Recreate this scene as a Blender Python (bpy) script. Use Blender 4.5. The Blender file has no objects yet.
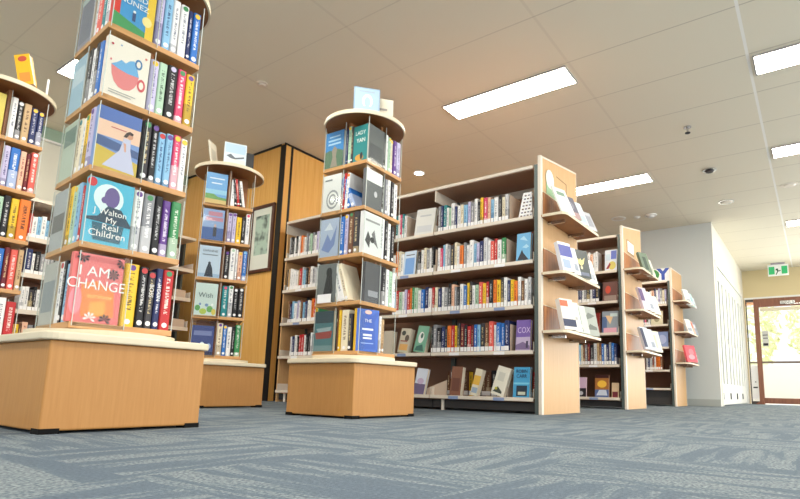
import bpy, bmesh, math, random
from mathutils import Matrix, Vector
random.seed(7)
C = bpy.context.scene.collection
PI = math.pi

# ---------------------------------------------------------------- camera
cam = bpy.data.cameras.new('camera'); cam_o = bpy.data.objects.new('camera', cam); C.objects.link(cam_o)
cam.sensor_fit = 'HORIZONTAL'; cam.sensor_width = 36.0; cam.lens = 539.824/800*36
cam.shift_x = (400-446.41)/800; cam.shift_y = (301.85-249.5)/800
cam.clip_start = 0.02; cam.clip_end = 200
r_, d_, f_ = (0.563165,-0.826027,0.022925), (0.144059,0.070823,-0.987031), (0.813691,0.559164,0.158882)
cam_o.matrix_world = Matrix(((r_[0],-d_[0],-f_[0],0),(r_[1],-d_[1],-f_[1],0),(r_[2],-d_[2],-f_[2],0.165),(0,0,0,1)))
sc = bpy.context.scene; sc.camera = cam_o
# ---------------------------------------------------------------- world, lights, exposure
w = bpy.data.worlds.new('world'); sc.world = w; w.use_nodes = True
bg = w.node_tree.nodes['Background']; bg.inputs[0].default_value = (0.93,0.96,1.0,1); bg.inputs[1].default_value = 1.08
def area(name, loc, sx, sy, power, col, rot=(0,0,0)):
    l = bpy.data.lights.new(name,'AREA'); l.shape='RECTANGLE'; l.size=sx; l.size_y=sy; l.energy=power; l.color=col
    o = bpy.data.objects.new(name,l); C.objects.link(o); o.location=loc; o.rotation_euler=rot; return o
WARM = (1.0,0.945,0.86)
# the room's other ceiling lamps, assumed outside the picture, one moved to cut glare
for x,y in ((1.3,2.13),(2.35,-0.36),(-1.2,2.13),(-0.4,-0.36),(-1.2,4.6),(3.4,-2.4)):
    area('ceiling_lamp_light',(x,y,2.76),0.3,1.2,30,WARM)
area('unseen_fill_light',(5.0,-4.6,1.4),11,1.9,170,(1.0,0.98,0.95),(PI/2,0,0))  # added fill for front faces and floor; no window is built there
area('entrance_fill_light',(12.7,-1.6,1.1),1.9,2.6,110,(1.0,0.97,0.92),(0,PI/2,0))  # added light beside the door, out of view, to boost its daylight
sn=bpy.data.lights.new('sun','SUN'); sn.energy=5.0; sn.angle=0.02; sn.color=(1,0.96,0.9); so=bpy.data.objects.new('sun',sn); C.objects.link(so); so.rotation_euler=(0,math.radians(38),math.radians(12))
sc.view_settings.view_transform='Standard'; sc.view_settings.look='None'
sc.view_settings.exposure=0.43; sc.view_settings.gamma=1.0; sc.view_settings.use_curve_mapping=False

# ---------------------------------------------------------------- materials
def lin(c):
    return tuple((v/255/12.92 if v/255<=0.04045 else ((v/255+0.055)/1.055)**2.4) for v in c[:3])+(1,)
class NT:
    def __init__(s, m): s.t=m.node_tree; s.n=s.t.nodes; s.b=s.n['Principled BSDF']
    def node(s, typ, **kw):
        n=s.n.new(typ)
        for k,v in kw.items():
            if k.startswith('i'): n.inputs[int(k[1:])].default_value=v
            else: setattr(n,k,v)
        return n
    def l(s,a,b): s.t.links.new(a,b)
    def math(s,op,a,b=None,clamp=False):
        n=s.n.new('ShaderNodeMath'); n.operation=op; n.use_clamp=clamp
        for i,v in enumerate((a,b)):
            if v is None: continue
            if isinstance(v,(int,float)): n.inputs[i].default_value=v
            else: s.l(v,n.inputs[i])
        return n.outputs[0]
    def mix(s,f,a,b):
        n=s.n.new('ShaderNodeMix'); n.data_type='RGBA'
        for i,v in ((0,f),(6,a),(7,b)):
            if isinstance(v,(int,float,tuple)): n.inputs[i].default_value=v
            else: s.l(v,n.inputs[i])
        return n.outputs[2]
_m={}
def mat(name, col=None, rough=0.5, metal=0, emit=0, spec=0.5):
    if name in _m: return _m[name]
    m=bpy.data.materials.new(name); m.use_nodes=True; b=m.node_tree.nodes['Principled BSDF']
    if col is not None: b.inputs['Base Color'].default_value=lin(col)
    b.inputs['Roughness'].default_value=rough; b.inputs['Metallic'].default_value=metal
    b.inputs['Specular IOR Level'].default_value=spec
    if emit: b.inputs['Emission Color'].default_value=lin(col); b.inputs['Emission Strength'].default_value=emit
    _m[name]=m; return m
def wood(name, c1, c2, rough=0.35, sc_=(14,14,1.3), amt=1.0):
    if name in _m: return _m[name]
    m=mat(name,c1,rough); t=NT(m); tc=t.node('ShaderNodeTexCoord')
    mp=t.node('ShaderNodeMapping'); mp.inputs['Scale'].default_value=sc_; t.l(tc.outputs['Object'],mp.inputs[0])
    nz=t.node('ShaderNodeTexNoise'); nz.inputs['Scale'].default_value=3.0; nz.inputs['Detail'].default_value=6; t.l(mp.outputs[0],nz.inputs['Vector'])
    f=t.math('MULTIPLY',t.math('SUBTRACT',nz.outputs[0],0.3,True),2.2*amt,True)
    t.l(t.mix(f,lin(c1),lin(c2)),t.b.inputs['Base Color'])
    return m
OAK=wood('oak_laminate',(192,138,74),(180,125,62),0.5,(50,50,2.6),0.8)
OAKS=wood('oak_shelf_edge',(208,158,100),(190,138,82),0.4,(3,3,12))
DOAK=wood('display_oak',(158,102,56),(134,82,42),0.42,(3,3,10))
WALLW=wood('wall_veneer',(240,188,108),(228,170,90),0.24,(14,14,0.8))
PANW=wood('end_panel_birch',(208,168,118),(199,157,106),0.45,(30,30,1.6))
DARKW=wood('display_backboard',(190,124,66),(150,90,44),0.45,(30,30,1))
PICW=wood('picture_frame_wood',(96,54,36),(70,38,26),0.3)
DOORW=wood('door_frame_wood',(150,98,74),(124,76,58),0.4)
CREAM=mat('cream_edge',(224,212,184),0.45)
CREAMS=mat('cream_metal',(226,216,200),0.35)
TAUPE=mat('taupe_shelf_shade',(164,126,102),0.5)  # brown puts the shade beneath cream shelves and canopies into the colour
BACKP=mat('brown_back_panel',(132,96,74),0.55)
BLACK=mat('black_plastic',(12,12,12),0.8,spec=0.2)
STRIP=mat('black_trim',(14,12,12),0.4)
GUN=mat('grey_green_upright',(92,104,102),0.4,0.3)
WHITE=mat('white_paint',(240,240,236),0.45)
LABEL=mat('white_label',(244,244,244),0.5)
LBLUE=mat('blue_label_print',(140,158,196),0.5)
GREYW=mat('grey_wall_paint',(208,214,212),0.7)
PALEW=mat('pale_wall_paint',(222,222,208),0.7)
BEIGEW=mat('beige_wall_paint',(222,204,160),0.7)
FRIEZE=mat('green_frieze',(158,184,164),0.5)
CHROME=mat('chrome',(205,205,205),0.2,1.0)
PAGES=mat('book_pages',(232,222,200),0.8)
BOOKEND=mat('bookend_beige',(206,186,166),0.5)
GUNP=mat('print_dark',(40,40,46),0.5)
DW=mat('door_white',(222,224,218),0.5)
def glass():
    m=bpy.data.materials.new('clear_acrylic'); m.use_nodes=True; t=m.node_tree; t.nodes.clear()
    o=t.nodes.new('ShaderNodeOutputMaterial'); mx=t.nodes.new('ShaderNodeMixShader'); a=t.nodes.new('ShaderNodeBsdfTransparent'); g=t.nodes.new('ShaderNodeBsdfGlossy')
    lw=t.nodes.new('ShaderNodeLayerWeight'); lw.inputs[0].default_value=0.5; pw_=t.nodes.new('ShaderNodeMath'); pw_.operation='POWER'; pw_.inputs[1].default_value=4.0; t.links.new(lw.outputs['Facing'],pw_.inputs[0]); fr=t.nodes.new('ShaderNodeMath'); fr.operation='MULTIPLY_ADD'; fr.inputs[1].default_value=0.22; fr.inputs[2].default_value=0.009; t.links.new(pw_.outputs[0],fr.inputs[0])
    a.inputs[0].default_value=(0.96,0.975,0.97,1); g.inputs['Roughness'].default_value=0.06
    t.links.new(fr.outputs[0],mx.inputs[0]); t.links.new(a.outputs[0],mx.inputs[1]); t.links.new(g.outputs[0],mx.inputs[2]); t.links.new(mx.outputs[0],o.inputs[0])
    return m
ACRYL=glass()
AEDGE=mat('acrylic_edge',(206,214,206),0.25)
def emis(name,col,s):
    m=mat(name,col,0.5,0,s); return m
LAMP=emis('lamp_diffuser',(255,244,226),27.0)
SPOT=emis('downlight_lens',(255,250,240),14.0)

def carpet():
    m=mat('carpet_tiles',(120,140,155),0.95,spec=0.15); t=NT(m); tc=t.node('ShaderNodeTexCoord')
    sp=t.node('ShaderNodeSeparateXYZ'); t.l(tc.outputs['Object'],sp.inputs[0])
    T=0.5
    ix=t.math('FLOOR',t.math('DIVIDE',sp.outputs[0],T)); iy=t.math('FLOOR',t.math('DIVIDE',sp.outputs[1],T))
    ck=t.math('ABSOLUTE',t.math('MODULO',t.math('ADD',ix,iy),2.0))
    cb=t.node('ShaderNodeCombineXYZ'); t.l(ix,cb.inputs[0]); t.l(iy,cb.inputs[1])
    wn=t.node('ShaderNodeTexWhiteNoise'); t.l(cb.outputs[0],wn.inputs['Vector'])
    off=t.math('MULTIPLY',wn.outputs['Value'],37.0)
    outs=[]
    for a,b in ((6.5,0.9),(0.9,6.5)):
        c=t.node('ShaderNodeCombineXYZ')
        t.l(t.math('ADD',t.math('MULTIPLY',sp.outputs[0],a),off),c.inputs[0]); t.l(t.math('MULTIPLY',sp.outputs[1],b),c.inputs[1])
        n=t.node('ShaderNodeTexNoise'); n.inputs['Scale'].default_value=2.6; n.inputs['Detail'].default_value=4; n.inputs['Roughness'].default_value=0.62; n.inputs['Distortion'].default_value=0.5
        t.l(c.outputs[0],n.inputs['Vector']); outs.append(n.outputs[0])
    nm=t.node('ShaderNodeMix'); nm.data_type='FLOAT'; t.l(ck,nm.inputs[0]); t.l(outs[0],nm.inputs[2]); t.l(outs[1],nm.inputs[3])
    rp=t.node('ShaderNodeValToRGB'); e=rp.color_ramp.elements
    e[0].position=0.40; e[0].color=lin((114,129,144)); e[1].position=0.57; e[1].color=lin((192,202,198))
    k=e.new(0.475); k.color=lin((128,143,155)); k=e.new(0.505); k.color=lin((164,179,179))
    t.l(nm.outputs[0],rp.inputs[0])
    f=t.node('ShaderNodeTexNoise'); f.inputs['Scale'].default_value=150; f.inputs['Detail'].default_value=2; t.l(tc.outputs['Object'],f.inputs['Vector'])
    fm=t.math('MULTIPLY',t.math('SUBTRACT',f.outputs[0],0.35,True),1.4,True)
    t.l(t.mix(fm,lin((88,100,112)),rp.outputs[0]),t.b.inputs['Base Color'])
    f2=t.node('ShaderNodeTexNoise'); f2.inputs['Scale'].default_value=420; t.l(tc.outputs['Object'],f2.inputs['Vector'])
    bp=t.node('ShaderNodeBump'); bp.inputs['Strength'].default_value=0.6; bp.inputs['Distance'].default_value=0.004; t.l(f2.outputs[0],bp.inputs['Height']); t.l(bp.outputs[0],t.b.inputs['Normal'])
    return m
def ceiling_mat():
    m=mat('ceiling_tiles',(232,225,205),0.75); t=NT(m); tc=t.node('ShaderNodeTexCoord')
    sp=t.node('ShaderNodeSeparateXYZ'); t.l(tc.outputs['Object'],sp.inputs[0])
    def line(o,off,per,wd):
        fr=t.math('FRACT',t.math('DIVIDE',t.math('SUBTRACT',o,off-50*per),per))
        dd=t.math('ABSOLUTE',t.math('SUBTRACT',fr,0.5))
        return t.math('GREATER_THAN',dd,0.5-wd/per)
    a=line(sp.outputs[0],3.18,0.643,0.005); b=line(sp.outputs[1],0.28,1.21,0.011)
    left=t.math('LESS_THAN',sp.outputs[1],0.6)
    bl=t.math('MULTIPLY',b,left); bd=t.math('MULTIPLY',b,t.math('SUBTRACT',1.0,left))
    lf=t.node('ShaderNodeMapRange'); t.l(sp.outputs[1],lf.inputs[0]); lf.inputs[1].default_value=0.3; lf.inputs[2].default_value=2.6; lf.inputs[3].default_value=0.5; lf.inputs[4].default_value=0.16
    c=t.mix(t.math('MULTIPLY',a,lf.outputs[0]),lin((232,225,205)),lin((150,138,122)))
    c=t.mix(t.math('MULTIPLY',bd,0.12),c,lin((165,152,136)))
    c=t.mix(t.math('MULTIPLY',bl,0.9),c,lin((248,246,240)))
    t.l(c,t.b.inputs['Base Color'])
    return m

# spine materials: cover colour with lettering-like print running down the spine
def spine_mat(name,c,ink):
    key='cover_'+name
    if key in _m: return _m[key]
    m=mat(key,c,0.42,spec=0.35); t=NT(m); tc=t.node('ShaderNodeTexCoord'); oi=t.node('ShaderNodeObjectInfo')
    sp=t.node('ShaderNodeSeparateXYZ'); t.l(tc.outputs['Generated'],sp.inputs[0])
    rnd=t.math('MULTIPLY',oi.outputs['Random'],60.0)
    cb=t.node('ShaderNodeCombineXYZ')
    t.l(t.math('MULTIPLY',sp.outputs[0],1.6),cb.inputs[0]); t.l(rnd,cb.inputs[1]); t.l(t.math('MULTIPLY',sp.outputs[2],30.0),cb.inputs[2])
    nz=t.node('ShaderNodeTexNoise'); nz.inputs['Scale'].default_value=1.6; nz.inputs['Detail'].default_value=3; t.l(cb.outputs[0],nz.inputs['Vector'])
    ms=t.math('GREATER_THAN',nz.outputs[0],0.50)
    inx=t.math('LESS_THAN',t.math('ABSOLUTE',t.math('SUBTRACT',sp.outputs[0],0.5)),0.17)
    inz=t.math('LESS_THAN',t.math('ABSOLUTE',t.math('SUBTRACT',sp.outputs[2],0.56)),0.30)
    # broad colour block whose height differs from book to book
    blk=t.math('LESS_THAN',sp.outputs[2],t.math('MULTIPLY',t.math('FRACT',t.math('MULTIPLY',rnd,7.3)),0.5))
    has=t.math('GREATER_THAN',t.math('FRACT',t.math('MULTIPLY',rnd,3.1)),0.6)
    base=t.mix(t.math('MULTIPLY',t.math('MULTIPLY',blk,has),0.45),lin(c),lin(ink))
    f=t.math('MULTIPLY',t.math('MULTIPLY',ms,inx),inz)
    t.l(t.mix(t.math('MULTIPLY',f,0.8),base,lin(ink)),t.b.inputs['Base Color'])
    return m
PAL={'white':((238,238,236),(90,100,120)),'cream':((234,224,196),(120,90,70)),'black':((26,26,30),(205,205,205)),
 'navy':((36,48,96),(220,220,230)),'blue':((44,112,192),(235,240,245)),'light blue':((140,190,222),(40,70,120)),
 'teal':((30,130,136),(225,235,230)),'green':((58,140,84),(235,240,225)),'pale green':((176,208,180),(60,90,70)),
 'red':((192,42,44),(245,235,225)),'dark red':((112,30,38),(230,200,150)),'pink':((220,72,112),(250,240,240)),
 'orange':((234,124,44),(60,30,20)),'yellow':((240,196,48),(60,50,40)),'purple':((98,58,140),(235,225,240)),
 'lavender':((198,192,222),(80,70,130)),'grey':((140,142,146),(240,240,240)),'pale grey':((206,208,210),(90,90,100)),
 'brown':((116,76,52),(230,210,170)),'charcoal':((58,56,60),(220,200,150)),'peach':((238,190,160),(140,60,60)),
 'tan':((200,168,124),(90,60,40)),'coral':((226,96,84),(250,240,230))}
def cover(n): return spine_mat(n.replace(' ','_'),*PAL[n])
def flat(n,c=None):
    if c is None: c=PAL[n][0]; n='flat_'+n.replace(' ','_')
    return mat(n,c,0.4)

# ---------------------------------------------------------------- mesh helpers
def new_obj(name, verts, faces, mats, parent=None, fmat=None, smooth=False):
    me=bpy.data.meshes.new(name); me.from_pydata([tuple(v) for v in verts],[],faces)
    if not isinstance(mats,(list,tuple)): mats=[mats]
    for m in mats: me.materials.append(m)
    if fmat:
        for p,i in zip(me.polygons,fmat): p.material_index=i
    if smooth:
        for p in me.polygons: p.use_smooth=True
    me.update()
    o=bpy.data.objects.new(name,me); C.objects.link(o)
    if parent: o.parent=parent
    return o
class MB:
    def __init__(s): s.v=[]; s.f=[]; s.m=[]
    def add(s,v,f,mi=0):
        n=len(s.v); s.v+=[tuple(p) for p in v]; s.f+=[tuple(i+n for i in q) for q in f]; s.m+=[mi]*len(f); return s
    def box(s,x0,x1,y0,y1,z0,z1,mi=0):
        v=[(x,y,z) for z in (z0,z1) for x,y in ((x0,y0),(x1,y0),(x1,y1),(x0,y1))]
        return s.add(v,[(3,2,1,0),(4,5,6,7),(0,1,5,4),(1,2,6,5),(2,3,7,6),(3,0,4,7)],mi)
    def prism(s,pts,z0,z1,mi=0):   # pts CCW in xy
        n=len(pts); v=[(x,y,z0) for x,y in pts]+[(x,y,z1) for x,y in pts]
        f=[tuple(range(n-1,-1,-1)),tuple(range(n,2*n))]+[(i,(i+1)%n,n+(i+1)%n,n+i) for i in range(n)]
        return s.add(v,f,mi)
    def prism_axis(s,pts,a0,a1,axis,mi=0):  # pts in the plane normal to axis
        n=len(pts); mk={'x':lambda p,q,a:(a,p,q),'y':lambda p,q,a:(p,a,q)}[axis]
        v=[mk(p,q,a0) for p,q in pts]+[mk(p,q,a1) for p,q in pts]
        return s.add(v,[tuple(range(n-1,-1,-1)),tuple(range(n,2*n))]+[(i,(i+1)%n,n+(i+1)%n,n+i) for i in range(n)],mi)
    def cyl(s,cx,cy,r,z0,z1,n=32,mi=0,r2=None):
        r2=r if r2 is None else r2
        v=[(cx+r*math.cos(2*PI*i/n),cy+r*math.sin(2*PI*i/n),z0) for i in range(n)]+[(cx+r2*math.cos(2*PI*i/n),cy+r2*math.sin(2*PI*i/n),z1) for i in range(n)]
        return s.add(v,[tuple(range(n-1,-1,-1)),tuple(range(n,2*n))]+[(i,(i+1)%n,n+(i+1)%n,n+i) for i in range(n)],mi)
    def ring(s,cx,cy,r0,r1,z0,z1,n=48,mi=0):
        v=[];
        for r,z in ((r0,z0),(r1,z0),(r1,z1),(r0,z1)): v+=[(cx+r*math.cos(2*PI*i/n),cy+r*math.sin(2*PI*i/n),z) for i in range(n)]
        f=[]
        for k in range(4):
            a=k*n; b=((k+1)%4)*n
            f+=[(a+i,a+(i+1)%n,b+(i+1)%n,b+i) for i in range(n)]
        return s.add(v,f,mi)
    def cyly(s,cx,cz,r,y0,y1,n=16,mi=0):
        v=[(cx+r*math.cos(2*PI*i/n),y,cz+r*math.sin(2*PI*i/n)) for y in (y0,y1) for i in range(n)]
        return s.add(v,[tuple(range(n)),tuple(range(2*n-1,n-1,-1))]+[(i,n+i,n+(i+1)%n,(i+1)%n) for i in range(n)],mi)
    def build(s,name,mats,parent=None,bevel=0,seg=2,smooth=False):
        o=new_obj(name,s.v,s.f,mats,parent,s.m if isinstance(mats,(list,tuple)) else None,smooth)
        if bevel:
            b=o.modifiers.new('bevel','BEVEL'); b.width=bevel; b.segments=seg; b.limit_method='ANGLE'; b.angle_limit=0.6
        return o
def tag(o,label=None,cat=None,group=None,kind=None):
    if label: o['label']=label
    if cat: o['category']=cat
    if group: o['group']=group
    if kind: o['kind']=kind
    return o
def thing(name,label,cat,loc=(0,0,0),rot=(0,0,0),group=None):
    o=bpy.data.objects.new(name,None); o.empty_display_size=0.05; C.objects.link(o); o.location=loc; o.rotation_euler=rot
    return tag(o,label,cat,group)
def struct(name,mb,mats,**k): return tag(mb.build(name,mats,**k),kind='structure')
def text_mesh(name,s,size,m,parent,loc,rot=(PI/2,0,0),sx=1.0,extrude=0.0002,shear=0,align='CENTER',sp=1.0,bold=0):
    cu=bpy.data.curves.new(name,'FONT'); cu.body=s; cu.size=size; cu.align_x=align; cu.align_y='CENTER'; cu.extrude=extrude; cu.shear=shear; cu.space_line=sp; cu.resolution_u=3; cu.offset=bold
    t=bpy.data.objects.new(name,cu); C.objects.link(t); bpy.context.view_layer.update()
    me=bpy.data.meshes.new_from_object(t.evaluated_get(bpy.context.evaluated_depsgraph_get())); bpy.data.objects.remove(t); bpy.data.curves.remove(cu)
    me.materials.clear(); me.materials.append(m)
    o=bpy.data.objects.new(name,me); C.objects.link(o); o.parent=parent; o.location=loc; o.rotation_euler=rot; o.scale=(sx,1,1); return o

# ---------------------------------------------------------------- the room
CZ=2.79
struct('floor',MB().box(-4,13.0,-5,6.7,-0.05,0),carpet())
struct('ceiling',MB().box(-4,13.2,-5,6.7,CZ,CZ+0.05),ceiling_mat())
struct('wall_back_left',MB().box(3.58,3.70,4.65,6.56,0,CZ),WALLW)
struct('wall_back',MB().box(3.70,8.88,4.65,4.77,0,CZ),WALLW)
struct('trim_1',MB().box(3.57,3.58,4.632,4.712,0,CZ-0.02),STRIP)
struct('trim_2',MB().box(3.655,3.685,4.64,4.65,0,CZ-0.02),STRIP)
struct('trim_3',MB().box(3.57,3.58,4.712,6.56,CZ-0.022,CZ),STRIP)
struct('trim_4',MB().box(3.57,8.88,4.64,4.65,CZ-0.022,CZ),STRIP)
struct('trim_5',MB().box(3.58,3.655,4.643,4.65,0,CZ-0.022),WALLW)
struct('baseboard_back_left',MB().box(3.56,3.58,4.72,6.5,0,0.09),wood('skirting_wood',(196,138,76),(176,116,60)))
struct('wall_left',MB().box(-4,3.58,6.56,6.7,0,CZ),PALEW)
struct('trim_6',MB().box(-4,3.56,6.53,6.56,CZ-0.13,CZ),FRIEZE)
struct('trim_7',MB().box(-4,3.56,6.52,6.56,CZ-0.15,CZ-0.13),WHITE)
struct('wall_grey',MB().box(8.88,8.90,1.2,4.65,0,CZ),GREYW)
struct('baseboard_grey',MB().box(8.868,8.88,1.2,4.65,0,0.1),mat('grey_skirting',(178,184,180),0.5))
struct('wall_side',MB().box(8.90,9.04,1.2,1.34,0,CZ).box(9.04,12.5,1.2,1.34,2.24,CZ).box(12.5,12.9,1.2,1.34,0,CZ),mat('cream_wall_paint',(232,228,214),0.7))
struct('trim_8',MB().box(8.876,8.90,1.192,1.1995,0,CZ),WHITE)
# end wall with the glazed entrance
struct('wall_end',MB().box(12.9,13.05,-5,1.34,2.2,CZ).box(12.9,13.05,1.19,1.34,0,2.2).box(12.9,13.05,-5,-0.35,0,2.2),BEIGEW)
struct('trim_9',MB().box(12.88,12.9,-0.35,1.19,2.17,2.21),WHITE)

# white glazed folding door set in the side wall
d=thing('door_1',None,None,(0,0,0)); d['kind']='structure'
x0,x1=9.04,12.5
MB().box(x0,x1,1.185,1.25,2.16,2.24).box(x0,x0+0.07,1.185,1.25,0,2.16).box(x1-0.07,x1,1.185,1.25,0,2.16).build('door_frame',DW,d,bevel=0.006)
GLZ=mat('door_panel_grey_glass',(150,158,160),0.3)
n=4; pw=(x1-x0-0.14)/n
for i in range(n):
    a=x0+0.07+i*pw
    p=MB().box(a+0.01,a+0.13,1.20,1.24,0.02,2.15).box(a+pw-0.13,a+pw-0.01,1.20,1.24,0.02,2.15).box(a+0.13,a+pw-0.13,1.20,1.24,0.02,0.34).box(a+0.13,a+pw-0.13,1.20,1.24,1.95,2.15).box(a+pw/2-0.09,a+pw/2+0.09,1.20,1.24,0.34,1.95)
    leaf=p.build('door_leaf',DW,d,bevel=0.004)
    MB().box(a+0.12,a+pw-0.12,1.225,1.235,0.34,1.95).build('glass_panel',GLZ,leaf)
    MB().box(a+0.05,a+0.08,1.18,1.2,1.0,1.09).build('door_handle',CHROME,leaf)
    MB().box(a+0.03,a+0.05,1.185,1.2,0.1,0.2).build('floor_bolt',GUNP,leaf)

# glazed wooden entrance door with sidelight
e=thing('door_2',None,None,(0,0,0)); e['kind']='structure'
MB().box(12.86,12.96,0.93,1.02,0,2.17).build('door_post',DOORW,e,bevel=0.004)
MB().box(12.86,12.96,-0.33,0.93,2.0,2.17).build('door_head',DOORW,e,bevel=0.004)
MB().box(12.87,12.95,-0.33,0.93,0.02,0.13).box(12.87,12.95,-0.33,-0.24,0.13,2.0).build('door_leaf',DOORW,e)
MB().box(12.88,12.94,-0.24,0.93,0.83,0.87).build('middle_rail',mat('rail_brown',(120,104,92),0.4),e)
MB().box(12.905,12.915,-0.24,0.93,0.13,2.0).build('door_glass',ACRYL,e)
MB().box(12.80,12.86,-0.3,0.90,1.90,1.965).build('blind_cassette',CREAM,e,bevel=0.01)
s_=thing('window_1',None,None); s_['kind']='structure'
MB().box(12.88,12.94,1.02,1.17,2.12,2.17).box(12.88,12.94,1.02,1.17,0.0,0.06).box(12.88,12.94,1.15,1.17,0.06,2.12).build('window_frame',mat('sidelight_frame',(70,64,60),0.4),s_)
MB().box(12.88,12.94,1.02,1.15,0.83,0.86).build('window_rail',mat('rail_brown',(120,104,92),0.4),s_)
MB().box(12.905,12.915,1.02,1.15,0.06,2.12).build('window_glass',ACRYL,s_)
t=thing('door_closer','silver door closer arm on the head of the wooden entrance door','door closer',(12.84,0.42,2.06))
MB().box(-0.03,0.02,-0.14,0.12,-0.03,0.04).build('closer_body',CHROME,t,bevel=0.006)
MB().box(-0.06,-0.04,-0.30,0.02,-0.045,-0.03).build('closer_arm',CHROME,t)
t=MB(); t.prism_axis([(0,0),(0.16,0),(0.02,0.11)],-0.03,0.03,'x'); o=t.build('door_wedge',DOORW); o.location=(12.80,0.93,0.0)
tag(o,'brown wooden wedge on the floor holding the entrance door','door wedge')
def paper(name,label,x,y0,y1,z0,z1,bars,m=LABEL):
    r=thing(name,label,'notice',(x,(y0+y1)/2,z0)); hw=(y1-y0)/2; h=z1-z0
    MB().box(-0.002,0,-hw,hw,0,h).build('paper_sheet',m,r)
    b=MB()
    for (u0,u1,v0,v1) in bars: b.box(-0.0035,-0.002,hw-2*hw*u1,hw-2*hw*u0,h*v0,h*v1)
    b.build('print',GUNP,r); return r
paper('notice','white notice with a black bar on the narrow sidelight glass',12.9,1.03,1.14,0.1,0.78,[(0.15,0.9,0.33,0.37),(0.5,0.7,0.5,0.53)])
paper('notice','small grey notice on the entrance door glass at eye height',12.9,0.79,0.90,1.18,1.5,[(0.1,0.9,0.05,0.2),(0.1,0.9,0.5,0.55),(0.1,0.9,0.7,0.75)],mat('grey_paper',(205,205,200),0.6))

# outside the door
struct('ground_outside',MB().box(13.05,26,-10,10,-0.08,-0.02),mat('pale_concrete',(238,236,230),0.8))
pb=MB().box(14.2,14.5,-4,5,2.28,2.62).build('verandah_beam',mat('terracotta_beam',(226,160,120),0.6)); tag(pb,kind='structure')
wl=MB().box(16.0,16.2,-6,6,0.0,0.95).build('wall_outside',mat('white_render',(245,244,240),0.7)); tag(wl,kind='structure')
def leafy(name,label,cx,cy,cz,rx,ry,rz,n,m,trunk=True):
    r=thing(name,label,'tree',(cx,cy,0)); b=MB(); rr=random.Random(hash((cx,cy))%999)
    for i in range(n):
        a=rr.uniform(0,2*PI); q=rr.uniform(-1,1); s=rr.uniform(0.5,1)**0.4; k=math.sqrt(1-q*q)
        p=Vector((rx*s*k*math.cos(a),ry*s*k*math.sin(a),cz+rz*s*q)); z=0.13
        u=Vector((rr.uniform(-1,1),rr.uniform(-1,1),rr.uniform(-1,1))).normalized(); v_=u.orthogonal().normalized()
        b.add([p-u*z,p-v_*z*0.45,p+u*z,p+v_*z*0.45],[(0,1,2,3)],rr.randint(0,1))
    b.build('foliage',m,r)
    MB().cyl(0,0,0.09,0,cz,8).build('trunk',mat('bark',(110,90,70),0.8),r)
LF=[mat('leaf_pale',(250,250,226),0.6),mat('leaf_mid',(226,230,184),0.6)]
leafy('garden_tree','bushy pale green tree outside, left part of the door view',18.2,2.2,2.2,1.2,1.45,1.7,1500,LF)
leafy('garden_tree','bushy pale green tree outside, right part of the door view',18.4,-0.9,2.1,1.2,1.6,1.6,1500,LF)

# ---------------------------------------------------------------- ceiling fixtures
def lamp(x0,x1,y0,y1,label):
    cx,cy=(x0+x1)/2,(y0+y1)/2; r=thing('ceiling_light',label,'ceiling light',(cx,cy,CZ),group='recessed ceiling light panels'); a=(x1-x0)/2; b=(y1-y0)/2; w_=0.012
    MB().box(-a,a,-b,-b+w_,-0.012,0).box(-a,a,b-w_,b,-0.012,0).box(-a,-a+w_,-b+w_,b-w_,-0.012,0).box(a-w_,a,-b+w_,b-w_,-0.012,0).build('light_frame',mat('lamp_frame_grey',(170,168,166),0.5),r)
    MB().box(-a+w_,a-w_,-b+w_,b-w_,-0.008,-0.001).build('diffuser',LAMP,r)
lamp(3.845,4.135,1.525,2.75,'long rectangular ceiling light panel above the longest shelving unit')
lamp(6.43,6.73,1.525,2.75,'rectangular ceiling light panel behind the top of the tallest end panel')
lamp(4.505,4.81,-0.97,0.25,'ceiling light panel at the right edge, nearest and highest of three')
lamp(6.42,6.72,-0.97,0.245,'ceiling light panel at the right edge, middle one of three')
lamp(9.36,9.69,-0.97,0.245,'small ceiling light panel at the right edge, lowest of three')
lamp(1.60,1.90,4.02,5.24,'ceiling light panel partly hidden behind the nearest book tower')
def disc(name,label,cat,x,y,rad,h,mats,em=False):
    r=thing(name,label,cat,(x,y,CZ))
    MB().ring(0,0,rad*0.72,rad,-h*0.4,0,28).build('rim',mats[0],r)
    MB().cyl(0,0,rad*0.5,-h,-0.002,24,r2=rad*0.74).build('lens' if em else 'cap',mats[1],r)
disc('downlight','small round lit downlight above the longest shelving unit','downlight',5.01,3.9,0.075,0.015,(WHITE,SPOT),True)
disc('smoke_detector','round ceiling detector beyond the second shelving unit, rightmost of a close group','smoke detector',8.07,1.89,0.085,0.04,(WHITE,WHITE))
disc('ceiling_sensor','small round ceiling sensor in the middle of a close group','ceiling sensor',8.07,2.09,0.05,0.02,(WHITE,WHITE))
disc('ceiling_speaker','faint round speaker grille flush in the ceiling, leftmost of a close group','ceiling speaker',8.01,2.35,0.11,0.01,(WHITE,CREAMS))
disc('ceiling_speaker','round grey grille in the ceiling just above the grey wall corner','ceiling speaker',8.01,0.88,0.10,0.012,(CHROME,CREAMS))
disc('ceiling_speaker','round pale grille in the ceiling near the right edge of the photo','ceiling speaker',7.73,0.13,0.10,0.01,(CREAMS,CREAMS))
disc('smoke_detector','faint round detector on the tan ceiling between two book towers','smoke detector',2.69,3.88,0.05,0.02,(CREAMS,CREAMS))
disc('ceiling_sensor','white ceiling sensor with dark side, between two light panels','ceiling sensor',6.72,0.89,0.075,0.03,(CHROME,GUNP))
t=thing('sprinkler_head','chrome sprinkler head hanging from the pale ceiling tiles','sprinkler',(5.47,0.90,CZ))
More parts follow.
